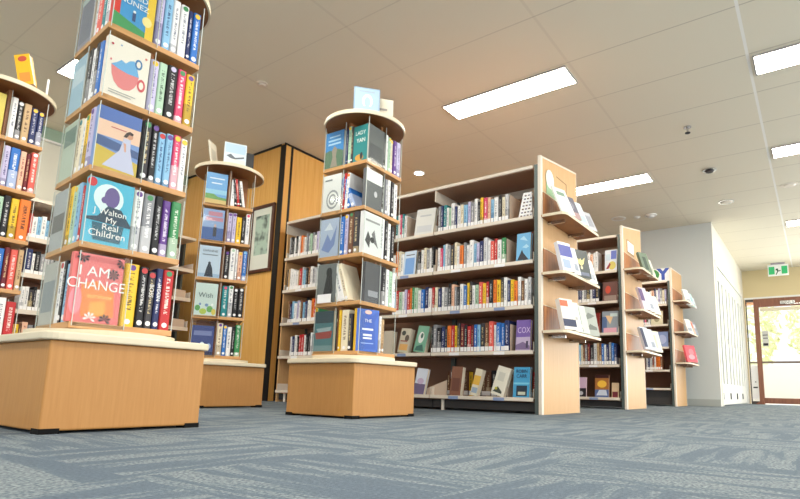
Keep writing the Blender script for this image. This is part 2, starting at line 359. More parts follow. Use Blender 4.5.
MB().cyl(0,0,0.035,-0.008,0,20).build('flange',CHROME,t); MB().cyl(0,0,0.01,-0.06,-0.008,12).build('stem',CHROME,t); MB().cyl(0,0,0.025,-0.066,-0.06,16).build('deflector',GUNP,t)

# exit sign
t=thing('exit_sign','green and white running man exit sign hanging before the entrance','exit sign',(12.35,0.51,2.53))
MB().box(-0.02,0.02,-0.175,0.175,0.0,0.225).build('sign_box',mat('sign_white',(244,246,244),0.4),t,bevel=0.004)
G=emis('sign_green',(40,150,90),0.5)
MB().box(-0.024,-0.02,0.06,0.158,0.03,0.185).build('green_panel',G,t); MB().box(-0.024,-0.02,-0.158,-0.06,0.03,0.185).build('green_panel',G,t)
MB().prism_axis([(0.045,0.02),(0.03,0.02),(0.0,0.08),(-0.045,0.09),(-0.045,0.105),(-0.005,0.10),(0.0,0.14),(0.03,0.14),(0.045,0.11),(0.02,0.105),(0.015,0.085)][::-1],-0.024,-0.02,'x').build('running_figure',mat('figure_green',(20,70,50),0.5),t)
MB().box(-0.02,0.02,-0.12,0.12,0.225,0.26).build('ceiling_bracket',mat('bracket_grey',(170,160,170),0.4),t)

# framed picture on the wood wall
t=thing('framed_picture','framed pale green print with a wide white mount on the wood wall','picture',(3.58,4.93,1.36))
a,h,fw=0.2,0.76,0.035
MB().box(-0.03,0,-a,a,0,fw).box(-0.03,0,-a,a,h-fw,h).box(-0.03,0,-a,-a+fw,fw,h-fw).box(-0.03,0,a-fw,a,fw,h-fw).build('picture_frame',PICW,t,bevel=0.004)
MB().box(-0.012,-0.004,-a+fw,a-fw,fw,h-fw).build('mount_board',mat('mount_white',(232,236,224),0.5),t)
m=mat('print_ink',(180,205,190),0.5); q=NT(m); nz=q.node('ShaderNodeTexNoise'); nz.inputs['Scale'].default_value=9; tc=q.node('ShaderNodeTexCoord'); q.l(tc.outputs['Object'],nz.inputs['Vector'])
q.l(q.mix(q.math('MULTIPLY',q.math('SUBTRACT',nz.outputs[0],0.48,True),5,True),lin((184,208,192)),lin((70,84,80))),q.b.inputs['Base Color'])
MB().box(-0.014,-0.012,-a+fw+0.05,a-fw-0.05,0.2,h-fw-0.08).build('print_sheet',m,t)

# ---------------------------------------------------------------- books
def matrix(loc,rz=0,tilt=0,roll=0):
    return Matrix.Translation(loc)@Matrix.Rotation(rz,4,'Z')@Matrix.Rotation(-tilt,4,'X')@Matrix.Rotation(roll,4,'Y')
def spine_book(name,label,loc,rz,t,h,d,col,detail=2,sticker=None,group=None,roll=0,lab=True,tlt=0):
    """thickness t along x, spine face at y=0 looking to -y, depth d"""
    c=0.0018; k=min(0.004,t*0.2)
    pts=[(-t/2+k,0),(t/2-k,0),(t/2,k),(t/2,d),(t/2-c,d),(t/2-c,c+k),(-t/2+c,c+k),(-t/2+c,d),(-t/2,d),(-t/2,k)]
    b=MB().prism(pts,0,h)
    if detail==0:
        b.box(-t/2+c,t/2-c,c+k,d-0.004,0.002,h-0.003,1)
        if lab: b.box(-t/2+0.001,t/2-0.001,-0.0006,0.0006,0.012,0.045,2)
        o=b.build(name,[cover(col),PAGES,LABEL])
    else: o=b.build(name,cover(col))
    o.matrix_world=matrix((loc[0],loc[1],loc[2]+abs(math.sin(roll))*t/2+math.sin(tlt)*d),rz,tlt,roll)
    tag(o,label,'book',group)
    if detail>=1:
        MB().box(-t/2+c,t/2-c,c+k,d-0.004,0.002,h-0.003).build('page_block',PAGES,o)
        if sticker:
            tag(MB().cyly(0,h-min(t*0.6,0.014),min(t*0.42,0.0105),-0.001,0.0005,14).build('genre_sticker',flat(sticker),o),sticker+' round sticker')
        if lab: MB().cyly(0,0.018,min(t*0.36,0.0095),-0.001,0.0005,14).build('call_number_label',LABEL,o)
    return o
def face_book(name,label,loc,rz,w_,h,t,bg_,art=(),texts=(),tilt=0,roll=0,group=None,cat='book',spine=None):
    """cover looks to -y, left edge x=0, thickness towards +y"""
    c=0.0018
    pts=[(0,0),(w_,0),(w_,c),(c,c),(c,t-c),(w_,t-c),(w_,t),(0,t)]
    o=MB().prism(pts,0,h).build(name,[bg_ if not isinstance(bg_,tuple) else mat('cov_%d_%d_%d'%bg_,bg_,0.35)])
    o.matrix_world=matrix((loc[0],loc[1],loc[2]+max(0,math.sin(roll))*w_+max(0,math.sin(tilt))*t),rz,tilt,roll); tag(o,label,cat,group)
    MB().box(c,w_-0.003,c,t-c,0.002,h-0.003).build('page_block',PAGES,o)
    if spine: MB().box(-0.0008,0,0.001,t-0.001,0.001,h-0.001).build('spine',mat('cov_%d_%d_%d'%spine,spine,0.35),o)
    if art:
        b=MB(); ms=[]; idx={}
        for i,(poly,col) in enumerate(art):
            if col not in idx: idx[col]=len(ms); ms.append(mat('art_%d_%d_%d'%col,col,0.4))
            y=-0.0003-0.00018*(i+1)
            if poly[0]=='o':
                _,cx,cy,rx,ry=poly; P=[(cx+rx*math.cos(a*PI/10),cy+ry*math.sin(a*PI/10)) for a in range(20)]
            elif poly[0]=='r': _,a0,a1,b0,b1=poly; P=[(a0,b0),(a1,b0),(a1,b1),(a0,b1)]
            else: P=poly
            b.add([(u*w_,y,v*h) for u,v in P],[tuple(range(len(P)))],idx[col])
        b.build('cover_art',ms,o)
    for s,u,v,sz,col,sx in texts:
        text_mesh('cover_title',s,sz,mat('ink_%d_%d_%d'%col,col,0.4),o,(u*w_,-0.0026,v*h),sx=sx,sp=0.85)
    return o

# ---------------------------------------------------------------- book towers
ORD=['first','second','third','fourth','fifth','sixth','seventh','eighth','ninth','tenth','eleventh','twelfth','13th','14th','15th','16th','17th','18th','19th','20th']+['%dth'%i for i in range(21,60)]
S=0.166; ZB=[0.359,0.637,0.911,1.186,1.462]; TH=0.022; ZT=1.74
TIER=['bottom','second-lowest','middle','second-highest','top']
class Tower:
    def __init__(s,cx,cy,th,label,short):
        s.c=Vector((cx,cy)); s.th=th; s.short=short
        r=thing('book_tower',label,'book tower',(cx,cy,0),(0,0,0),'revolving book towers on square bases'); s.r=r
        B=0.257
        MB().box(-B,B,-B,B,0.009,0.288).build('base_cabinet',OAK,r,bevel=0.006,seg=3)
        for i in (-1,1):
            for j in (-1,1):
                MB().box(min(i*B,i*(B-0.055))-0.001*(i<0),max(i*B,i*(B-0.055))+0.001*(i>0),min(j*B,j*(B-0.055))-0.001*(j<0),max(j*B,j*(B-0.055))+0.001*(j>0),0,0.017).build('corner_foot',BLACK,r)
        R_=0.279; k=0.05; pts=[]
        for qx,qy,a0 in ((1,-1,-PI/2),(1,1,0),(-1,1,PI/2),(-1,-1,PI)):
            for i in range(6): a=a0+i*PI/10; pts.append((qx*(R_-k)+k*math.cos(a),qy*(R_-k)+k*math.sin(a)))
        MB().prism(pts,0.288,0.314).build('counter_rim',CREAM,r,bevel=0.005)
        tt=MB().cyl(0,0,0.24,0.314,0.334,56).build('turntable',CREAM,r)
        rot=(0,0,th)
        for kz in range(5):
            z=ZB[kz]; b=MB().box(-S-0.004,S+0.004,-S-0.004,S+0.004,z-TH,z).build('shelf',OAKS,r,bevel=0.002); b.rotation_euler=rot
            if kz:
                for q in (0,3):
                    for u in (0.03,0.13): MB().cyly(-S+u,-0.011,0.004,-S-0.008,-S-0.004,10).build('screw',LABEL,b).rotation_euler=(0,0,q*PI/2)
        p=MB().box(-0.008,0.008,-S+0.03,S-0.03,ZB[0],ZT).box(-S+0.03,-0.008,-0.008,0.008,ZB[0],ZT).box(0.008,S-0.03,-0.008,0.008,ZB[0],ZT).build('centre_panel',DOAK,r); p.rotation_euler=rot
        for q in range(4):
            a=q*PI/2+th
            for kz in range(5):
                z=ZB[kz]; top=(ZB[kz+1]-TH if kz<4 else ZT)-0.002
                y0=-S-0.0062; x0=-S+0.004; x1=-S+0.166
                g=MB().box(x0,x1,y0,y0+0.0022,z-0.014,top-0.01).build('acrylic_pocket',ACRYL,r); g.rotation_euler=(0,0,a)
                MB().box(x1-0.0012,x1+0.001,y0-0.0004,y0+0.0026,z-0.014,top-0.01).build('pocket_edge',AEDGE,g); MB().box(x0-0.001,x0+0.0012,y0-0.0004,y0+0.0026,z-0.014,top-0.01).build('pocket_edge',AEDGE,g)
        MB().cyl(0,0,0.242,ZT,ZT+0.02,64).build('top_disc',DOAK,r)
        MB().ring(0,0,0.242,0.250,ZT-0.001,ZT+0.022,72).build('disc_edge_band',CREAM,r)
    def P(s,face,u,dd,z):
        a=s.th+(0 if face=='front' else -PI/2); x,y=-S+u,-S+dd; cs,sn=math.cos(a),math.sin(a)
        return (s.c.x+cs*x-sn*y, s.c.y+sn*x+cs*y, z), a
    def cover(s,face,k,bg_,art,texts,label,w_=0.144,h=0.230,t=0.026,u=0.004,spine=None,roll=0,dd=0.0,drz=0):
        loc,a=s.P(face,u,dd,ZB[k]+0.0005); return face_book('paperback_book',label,loc,a+drz,w_,h,t,bg_,art,texts,roll=roll,spine=spine)
    def spines(s,face,k,items,u0=0.156,end=None):
        """items: (colour, thickness, height, sticker, roll)"""
        end=end or (0.328 if face=='front' else 0.300); f=(end-u0)/sum(i[1] for i in items) if len(items)>2 else 1
        items=[(i[0],i[1]*min(f,1.45),min(i[2]*1.035,0.246))+tuple(i[3:]) for i in items]; u=u0; out=[]
        for i,it in enumerate(items):
            col,t,h,stk,roll=tuple(it) if len(it)==5 else tuple(it)+(0,)
            loc,a=s.P(face,u+t/2,random.uniform(0,0.006),ZB[k]+0.0005)
            where={'front':'front','left':'left side'}[face]
            o=spine_book('paperback_book','%s paperback, %s spine from left, %s tier, %s of %s'%(col,ORD[i],TIER[k],where,s.short),loc,a,t-0.0028,h,0.135,col,2,stk,s.grp(face,k),roll)
            u+=t; out.append(o); o['hh']=h; o['tt']=t
        return out
    def grp(s,face,k): return 'paperbacks on the %s tier, %s of %s'%(TIER[k],face,s.short)
T1=Tower(0.942,2.205,-0.06,'nearest book tower, filled with colourful paperbacks, at left of picture','nearest book tower')
T3=Tower(2.313,2.238,0.05,'free-standing book tower in front of the longest shelving unit','middle book tower')
T2=Tower(2.312,3.645,-0.52,'book tower standing before the wood wall and framed picture','picture-side book tower')
T0=Tower(0.905,3.71,0.0,'book tower cut by the left edge, yellow book on its round top','left-edge book tower')

W=(240,240,236); K=(30,30,34)
# tower 1 front covers
T1.cover('front',4,(70,150,205),[(('r',0,0.16,0,1),(214,60,48)),(('r',0.80,1,0,1),(236,196,60)),(((0.0,0),(0.8,0),(0.8,0.10),(0.4,0.17),(0,0.25)),(70,150,90)),(('o',0.50,0.37,0.035,0.025),W),(('r',0.46,0.54,0.2,0.35),(60,80,120)),(('o',0.82,0.3,0.12,0.09),(246,226,150))],
  [('FRIEND',0.47,0.86,0.026,W,1.0),('SIGRID',0.47,0.64,0.031,W,1.0),('NUNEZ',0.47,0.50,0.031,W,1.0)],'blue paperback cover between red and yellow bands, top tier of nearest tower',spine=(214,60,48))
T1.cover('front',3,(238,228,214),[(((0.12,0.53),(0.15,0.38),(0.22,0.26),(0.33,0.19),(0.46,0.17),(0.60,0.20),(0.70,0.28),(0.76,0.38),(0.78,0.48)),(224,130,130)),(((0.12,0.53),(0.24,0.59),(0.34,0.66),(0.44,0.63),(0.53,0.70),(0.63,0.73),(0.70,0.66),(0.78,0.48),(0.5,0.47),(0.3,0.49)),(110,170,215)),(('o',0.85,0.36,0.10,0.11),(214,90,96)),(('o',0.85,0.36,0.055,0.065),(238,228,214)),(('o',0.74,0.70,0.09,0.09),(70,120,170)),(('o',0.74,0.70,0.05,0.055),(238,228,214)),(('o',0.1,0.87,0.03,0.02),(190,60,80)),(('o',0.3,0.9,0.02,0.015),(120,160,200)),(('o',0.9,0.85,0.03,0.02),(214,130,120)),(('o',0.1,0.6,0.02,0.02),(214,110,120)),(('r',0.12,0.75,0.10,0.11),(150,150,150)),(('r',0.12,0.65,0.06,0.07),(150,150,150))],[],'cream cover with a blue and pink teacup on the nearest tower',w_=0.146)
T1.cover('front',2,(120,150,205),[(('r',0,1,0.52,0.78),(236,196,170)),(('r',0,1,0.78,1.0),(84,112,178)),(((0,0.52),(1,0.42),(1,0.3),(0,0.36)),(70,92,140)),(((0,0.36),(1,0.22),(1,0),(0,0)),(206,176,70)),(((0.62,0.58),(0.78,0.58),(0.8,0.4),(0.95,0.02),(0.2,0.05),(0.55,0.36)),(196,196,220)),(('o',0.76,0.64,0.07,0.055),(208,150,122)),(((0.62,0.5),(0.66,0.36),(0.7,0.36),(0.68,0.5)),(214,160,134)),(((0.60,0.60),(0.66,0.68),(0.74,0.72),(0.83,0.70),(0.82,0.66),(0.73,0.66),(0.68,0.60)),(66,44,44)),(('r',0.3,0.66,0.69,0.705),(190,80,90))],[],'cover of a woman in a pale dress in a field, nearest tower')
T1.cover('front',1,(70,178,208),[(('o',0.45,0.72,0.33,0.22),(220,238,236)),(('o',0.52,0.74,0.17,0.16),(98,80,140)),(('o',0.36,0.68,0.07,0.05),(98,80,140)),(((0.0,0.38),(0.25,0.42),(0.45,0.6),(0.75,0.58),(1,0.36),(1,0.32),(0,0.34)),(30,60,80)),(((0.15,0.32),(0.85,0.32),(0.8,0.05),(0.2,0.05)),(32,90,110)),(('o',0.06,0.92,0.1,0.07),(205,40,50))],
  [('J Walton',0.52,0.50,0.030,W,1.0),('My',0.55,0.38,0.03,W,1.0),('Real',0.55,0.27,0.032,W,1.0),('Children',0.5,0.155,0.034,W,1.0)],'blue cover lettered My Real Children on the nearest tower',w_=0.146,h=0.235)
T1.cover('front',0,(228,108,104),[(((0.2,0.55),(0.5,0.62),(0.85,0.5),(0.9,0.1),(0.25,0.08)),(236,130,50)),(((0.4,0.3),(0.7,0.34),(0.72,0.12),(0.4,0.1)),(240,160,60)),(('o',0.12,0.3,0.12,0.2),(236,140,150)),(('r',0.02,0.98,0.9,0.97),(206,86,84))]+
  [(((cx,cy),(cx+0.10*math.cos(a-0.25),cy+0.07*math.sin(a-0.25)),(cx+0.13*math.cos(a),cy+0.09*math.sin(a)),(cx+0.10*math.cos(a+0.25),cy+0.07*math.sin(a+0.25))),col) for cx,cy,col in ((0.80,0.74,K),(0.72,0.06,K),(0.42,0.07,(248,225,220)),(0.17,0.94,K),(0.95,0.93,K)) for a in [i*PI/4+0.2 for i in range(8)] if 0.0<cx+0.13*math.cos(a)<1 and 0<cy+0.09*math.sin(a)<1],
  [('I AM',0.42,0.74,0.050,W,1.0),('CHANGE',0.49,0.55,0.050,W,0.88),('survivor',0.58,0.39,0.024,(250,215,120),1.0)],'coral cover lettered I AM CHANGE on the nearest tower',w_=0.158,h=0.238,u=-0.012)
T1.spines('front',4,[('lavender',0.024,0.226,None),('light blue',0.026,0.222,None),('white',0.024,0.224,None),('white',0.027,0.220,'green'),('navy',0.016,0.212,None),('blue',0.026,0.216,'yellow')],0.154)
T1.spines('front',3,[('lavender',0.025,0.205,'yellow'),('pale green',0.025,0.210,None),('black',0.031,0.215,'lavender'),('pink',0.026,0.218,'green'),('yellow',0.026,0.212,'purple')],0.154)
T1.spines('front',2,[('charcoal',0.027,0.226,'green'),('black',0.021,0.224,'purple'),('light blue',0.022,0.204,'red'),('light blue',0.022,0.208,'purple'),('pink',0.024,0.214,'yellow'),('white',0.022,0.210,'yellow')],0.154)
b1=T1.spines('front',1,[('white',0.026,0.224,'purple'),('grey',0.030,0.220,'green'),('black',0.022,0.222,None),('purple',0.024,0.214,'purple'),('green',0.028,0.218,'green')],0.154)
b0=T1.spines('front',0,[('yellow',0.038,0.222,'purple'),('black',0.024,0.218,'red'),('charcoal',0.022,0.206,'red'),('navy',0.020,0.222,None),('red',0.032,0.222,'green')],0.154)
def spine_title(o,txt,col,size,v=0.55):
    text_mesh('spine_title',txt,size,mat('ink_%d_%d_%d'%col,col,0.4),o,(0,-0.0012,o['hh']*v),(PI/2,PI/2,0))
spine_title(b0[1],'MELMOTH',W,0.014); spine_title(b0[2],'BOSS',W,0.022,0.66); spine_title(b0[3],'MOON',W,0.020,0.6)
spine_title(b1[3],'ALBERT',(226,216,236),0.018,0.5)
# left side of tower 1
T1.cover('left',4,(150,150,170),[(('r',0.1,0.9,0.1,0.9),(120,124,140)),(('r',0,1,0.88,1),(190,205,200))],[],'grey cover behind acrylic, top tier, left side of nearest tower')
T1.cover('left',3,(170,205,226),[(('r',0.1,0.9,0.5,0.8),(210,228,240))],[],'pale blue cover behind acrylic, left side of nearest tower')
T1.cover('left',2,(196,208,190),[(('r',0.1,0.9,0.6,0.9),(120,140,130))],[],'pale green cover behind acrylic, left side of nearest tower')
T1.cover('left',1,(170,175,180),[(('r',0.1,0.9,0.3,0.6),(90,90,96))],[],'grey cover on second-lowest tier, left side of nearest tower')
T1.cover('left',0,(180,180,176),[(('r',0.1,0.9,0.2,0.7),(130,140,150))],[],'pale grey cover on bottom tier, left side of nearest tower')
T1.spines('left',4,[('white',0.028,0.222,None),('coral',0.034,0.225,None),('teal',0.026,0.22,None),('white',0.030,0.22,None)],0.154)
T1.spines('left',3,[('black',0.028,0.222,None),('white',0.026,0.21,None),('black',0.024,0.218,None),('blue',0.026,0.21,None)],0.154)
T1.spines('left',2,[('cream',0.030,0.21,'teal'),('white',0.022,0.205,None),('yellow',0.030,0.21,'green'),('lavender',0.034,0.222,'purple')],0.154)
T1.spines('left',1,[('yellow',0.030,0.22,None),('pale green',0.034,0.214,'yellow'),('light blue',0.026,0.215,None),('red',0.020,0.2,None)],0.154)
T1.spines('left',0,[('white',0.034,0.215,'red'),('black',0.022,0.214,None),('light blue',0.026,0.2,None),('coral',0.026,0.212,None)],0.154)

# tower 3 (middle)
T3.cover('front',4,(92,96,98),[(('r',0.08,0.92,0.1,0.5),(70,74,78))],[],'dark grey cover at front corner, top tier of middle tower',u=0.01)
T3.cover('front',3,(88,92,96),[(('r',0,1,0.68,1.0),(240,240,240)),(('o',0.6,0.4,0.1,0.08),(200,200,205))],[],'dark cover with white top band, front of middle tower',u=0.01)
T3.cover('front',2,(226,228,226),[(((0.1,0.3),(0.25,0.55),(0.4,0.4),(0.35,0.15)),(60,60,62)),(((0.45,0.5),(0.6,0.62),(0.7,0.4),(0.85,0.2),(0.6,0.3)),(110,110,112)),(('r',0.1,0.9,0.78,0.83),(150,150,150)),(('o',0.5,0.36,0.12,0.07),(40,40,44))],[],'white cover with black figures at front corner of middle tower',w_=0.16,h=0.245)
T3.cover('front',1,(74,74,80),[(('r',0.2,0.8,0.15,0.3),(150,150,156))],[],'dark cover on second-lowest tier, front of middle tower',u=0.04)
T3.cover('front',0,(46,96,190),[(((0.1,0.96),(0.3,0.86),(0.5,0.90),(0.7,0.86),(0.9,0.96),(0.96,0.9),(0.8,0.7),(0.9,0.05),(0.1,0.05),(0.2,0.7),(0.04,0.9)),(38,84,178)),(('r',0.25,0.75,0.5,0.545),(226,232,244)),(('r',0.3,0.7,0.36,0.41),(226,232,244)),(('r',0.3,0.7,0.29,0.33),(226,232,244)),(('r',0.22,0.78,0.18,0.2),(150,180,230)),(('o',0.5,0.93,0.16,0.05),(226,186,170))],[('THE',0.5,0.72,0.026,(226,232,244),1.0)],'blue cover with pale lettering at front corner, bottom tier of middle tower',w_=0.145,h=0.235,spine=(236,190,50),drz=-0.30,dd=0.012,u=0.0)
T3.spines('front',4,[('black',0.02,0.226,None),('white',0.016,0.222,None),('pale green',0.018,0.215,'yellow'),('cream',0.018,0.21,'yellow'),('purple',0.026,0.214,None),('lavender',0.030,0.218,None)],0.154)
T3.spines('front',3,[('black',0.022,0.222,None),('grey',0.020,0.215,None),('white',0.020,0.22,None),('black',0.022,0.218,None),('white',0.026,0.214,None)],0.154)
T3.spines('front',2,[('white',0.034,0.24,None),('black',0.022,0.235,None),('white',0.020,0.225,None),('black',0.024,0.215,None)],0.154)
T3.spines('front',1,[('black',0.030,0.222,None),('white',0.024,0.215,None),('pale green',0.024,0.21,None),('white',0.024,0.205,None)],0.195)
T3.spines('front',0,[('white',0.024,0.205,None),('tan',0.026,0.19,None)],0.19)
T3.cover('left',4,(64,136,200),[(((0,0),(1,0),(1,0.42),(0.7,0.5),(0.5,0.42),(0.25,0.5),(0,0.46)),(92,120,96)),(((0.3,0.02),(0.7,0.02),(0.6,0.3),(0.66,0.5),(0.5,0.6),(0.36,0.48),(0.42,0.28)),(150,140,126)),(('r',0.2,0.8,0.84,0.88),(170,206,232)),(('r',0.15,0.85,0.73,0.78),(170,206,232)),(('r',0.15,0.85,0.63,0.68),(170,206,232))],[],'blue cover of a castle on a hill, top tier of middle tower')
T3.cover('left',3,(230,230,228),[]+[(('o',0.55,0.32,0.34-0.07*i,0.26-0.055*i),(150,152,156) if i%2==0 else (230,230,228)) for i in range(4)]+[(('r',0.1,0.5,0.84,0.88),(120,124,128))],[],'white cover with grey rings, left side of middle tower')
T3.cover('left',2,(176,190,214),[(((0.1,0.2),(0.4,0.6),(0.6,0.4),(0.9,0.8),(0.8,0.3),(0.5,0.1)),(120,140,190)),(((0.2,0.7),(0.5,0.9),(0.7,0.7)),(214,222,232))],[],'pale blue patterned cover, middle tier, left side of middle tower')
T3.cover('left',1,(112,116,116),[(((0.3,0.1),(0.5,0.7),(0.75,0.8),(0.85,0.3),(0.7,0.1)),(36,36,40)),(('o',0.62,0.78,0.16,0.12),(30,30,34))],[],'grey cover with a dark figure, left side of middle tower')
T3.cover('left',0,(70,116,124),[(('r',0,1,0.7,1),(44,66,76)),(((0.05,0.46),(0.95,0.5),(0.9,0.32),(0.1,0.3)),(150,66,60)),(((0.1,0.56),(0.9,0.6),(0.85,0.5),(0.2,0.47)),(150,170,176)),(('r',0,1,0.0,0.14),(110,140,146))],[],'dark teal cover with a red boat, left side of middle tower')
T3.spines('left',4,[('navy',0.012,0.22,None),('pale green',0.026,0.228,'yellow'),('charcoal',0.020,0.222,None)],0.168,0.224)
T3.cover('left',4,(28,128,128),[(('o',0.45,0.1,0.3,0.09),(200,150,60)),(('o',0.6,0.14,0.1,0.1),(40,40,44))],[('LADY',0.5,0.78,0.034,(230,240,235),0.9),('YAN',0.55,0.57,0.036,(230,240,235),0.9)],'teal cover lettered LADY YAN, top tier of middle tower',u=0.226,w_=0.105,h=0.222,dd=0.002)
T3.spines('left',3,[('red',0.012,0.215,None,0.05),('white',0.018,0.212,'orange',0.07),('blue',0.022,0.215,None,-0.42),('blue',0.022,0.205,None,-0.42)],0.154)
T3.spines('left',2,[('blue',0.026,0.222,None),('lavender',0.020,0.23,'yellow'),('brown',0.030,0.24,'green'),('charcoal',0.030,0.246,None)],0.154)
T3.spines('left',1,[('white',0.020,0.205,'green',-0.30),('white',0.026,0.222,'coral',-0.32),('cream',0.024,0.22,None,-0.33)],0.154)
T3.spines('left',0,[('yellow',0.014,0.222,None),('cream',0.044,0.222,None),('charcoal',0.022,0.20,None)],0.185,0.285)
t=thing('shelf_card','blank white card hanging over the shelf edge, left side of middle tower','card',*[T3.P('left',0.02,-0.008,ZB[1]+0.0)[0]],(0,0,T3.th-PI/2))
MB().box(0,0.105,-0.003,-0.001,0.0,0.05).build('card_face',LABEL,t); MB().box(0,0.105,-0.001,0.008,0.0,0.003).build('card_fold',LABEL,t)

# tower 2
T2.cover('front',4,(110,166,220),[(('r',0,1,0,0.16),(216,186,120)),(((0,0.14),(0,0.3),(0.3,0.34),(0.6,0.22),(1,0.2),(1,0.12)),(110,160,90)),(('r',0.15,0.85,0.8,0.84),(220,232,246)),(('r',0.25,0.75,0.64,0.68),(220,232,246)),(('r',0,1,0.3,0.45),(150,200,228))],[],'light blue beach cover on top tier, picture-side book tower')
T2.cover('front',3,(140,166,208),[(('r',0,1,0,0.4),(70,100,160)),(('r',0.25,0.9,0.78,0.92),(190,130,150)),(('r',0.15,0.95,0.62,0.74),(190,130,150)),(('r',0.52,0.68,0.12,0.42),(60,60,70)),(('o',0.6,0.47,0.05,0.05),(210,170,150))],[],'blue cover with pink lettering and standing figure, picture-side tower')
T2.cover('front',2,(196,212,230),[(('r',0,1,0,0.12),(160,186,214)),(((0.3,0.02),(0.7,0.02),(0.64,0.3),(0.56,0.42),(0.44,0.42),(0.38,0.28)),(36,44,60)),(('o',0.5,0.45,0.06,0.05),(36,44,60)),(('r',0.15,0.85,0.70,0.73),(120,130,140))],[('DIANNE',0.5,0.84,0.024,(90,100,110),1.1)],'pale blue cover with a dark seated figure, picture-side tower')
T2.cover('front',1,(206,222,216),[(('o',0.15,0.22,0.12,0.09),(90,160,80)),(('o',0.4,0.12,0.16,0.09),(180,200,80)),(('o',0.7,0.2,0.14,0.1),(110,170,90)),(('o',0.88,0.12,0.1,0.1),(220,200,80)),(('o',0.55,0.32,0.08,0.05),(120,150,190)),(('o',0.25,0.34,0.05,0.04),(120,150,190)),(('o',0.8,0.34,0.05,0.04),(240,244,240))],[('Wish',0.48,0.62,0.05,(90,110,110),0.9)],'pale green cover lettered Wish above flowers, picture-side tower')
T2.cover('front',0,(52,66,130),[(('r',0.1,0.9,0.66,0.82),(120,130,180)),(('o',0.5,0.3,0.12,0.14),(220,230,240)),(('o',0.8,0.3,0.1,0.1),(170,190,230)),(('r',0,1,0,0.12),(34,40,80))],[],'dark blue cover on bottom tier, picture-side book tower',h=0.205)
T2.spines('front',4,[('white',0.030,0.195,None),('black',0.020,0.18,None)],0.176)
T2.spines('front',3,[('lavender',0.028,0.215,'purple'),('lavender',0.026,0.215,'purple'),('yellow',0.034,0.19,None),('black',0.024,0.20,None),('white',0.028,0.224,'pink')],0.172)
T2.spines('front',2,[('black',0.032,0.20,'purple'),('white',0.034,0.224,'pale green'),('white',0.014,0.22,None),('peach',0.028,0.205,'yellow'),('blue',0.028,0.215,'light blue')],0.172)
T2.spines('front',1,[('teal',0.038,0.216,'pink'),('white',0.028,0.222,'green'),('black',0.028,0.205,'white'),('black',0.034,0.210,'white')],0.176)
T2.spines('front',0,[('cream',0.032,0.222,'purple'),('blue',0.024,0.21,'yellow'),('white',0.028,0.20,None),('black',0.020,0.205,None),('green',0.034,0.218,'pale green')],0.168)
for i,(c_,u_,rl) in enumerate((('black',0.215,-0.12),('red',0.236,-0.14),('black',0.252,-0.16),('white',0.272,-0.18))):
    loc,a=T2.P('front',u_,0.0,ZB[4]+0.004); spine_book('paperback_book','%s paperback leaning left, %s from right, top tier, picture-side book tower'%(c_,ORD[3-i]),loc,a,0.018,0.21-0.004*i,0.135,c_,2,None,T2.grp('front',4),rl)
# items on the round tops
zt=ZT+0.0215
cs=T2.c
face_book('display_book','small open white and blue book standing on the picture-side tower top',(cs.x-0.150,cs.y-0.138,zt),-0.50,0.155,0.185,0.02,(206,222,232),[(('r',0.05,0.95,0.55,0.95),(176,206,228)),(((0.1,0.4),(0.3,0.5),(0.5,0.35),(0.9,0.45),(0.9,0.38),(0.5,0.28),(0.3,0.3)),(90,100,110)),(('r',0.05,0.95,0.05,0.28),(226,230,216))],[],tilt=0.12)
face_book('display_book','thin cream book seen edge-on beside the white-blue one, picture-side tower top',(cs.x-0.205,cs.y-0.075,zt),0.55,0.11,0.185,0.008,(230,226,208),[(('r',0.2,0.8,0.2,0.7),(206,206,190))],[],tilt=0.18)
face_book('display_book','black backed book behind the white-blue one on the picture-side tower top',(cs.x-0.03,cs.y-0.14,zt),-0.5,0.11,0.15,0.018,(34,36,40),[],[],tilt=0.12)
cs=T3.c
face_book('display_book','pale blue book with a white arch standing on the middle tower top',(cs.x-0.19,cs.y-0.08,zt),-0.72,0.155,0.182,0.02,(140,166,190),[(('r',0.04,0.96,0.04,0.96),(164,190,212)),(('o',0.52,0.5,0.2,0.26),(236,242,246)),(('o',0.52,0.46,0.12,0.2),(164,190,212)),(('r',0.2,0.85,0.05,0.3),(164,190,212)),(('r',0.2,0.8,0.84,0.87),(160,170,180))],[],tilt=0.12)
face_book('display_book','cream book behind the pale blue one on the middle tower top',(cs.x-0.068,cs.y-0.128,zt),-0.72,0.12,0.15,0.015,(222,216,196),[(('r',0.1,0.7,0.45,0.55),(150,146,140)),(('r',0.5,0.9,0.1,0.14),(150,146,140))],[],tilt=0.12)
cs=T0.c
face_book('display_book','yellow book leaning on top of the left-edge book tower',(cs.x+0.02,cs.y-0.17,zt),-0.8,0.075,0.20,0.035,(240,186,40),[(('o',0.5,0.85,0.3,0.09),(196,80,60)),(('r',0.15,0.85,0.1,0.4),(226,150,60))],[],tilt=0.1,roll=-0.30)
t=thing('card_holder','thin white upright stick on top of the left-edge book tower','card holder',(cs.x+0.155,cs.y-0.155,zt-0.0))
MB().box(-0.005,0.005,-0.003,0.003,0,0.115).build('upright_strip',LABEL,t); MB().box(-0.012,0.012,-0.012,0.012,0,0.004).build('strip_base',ACRYL,t)

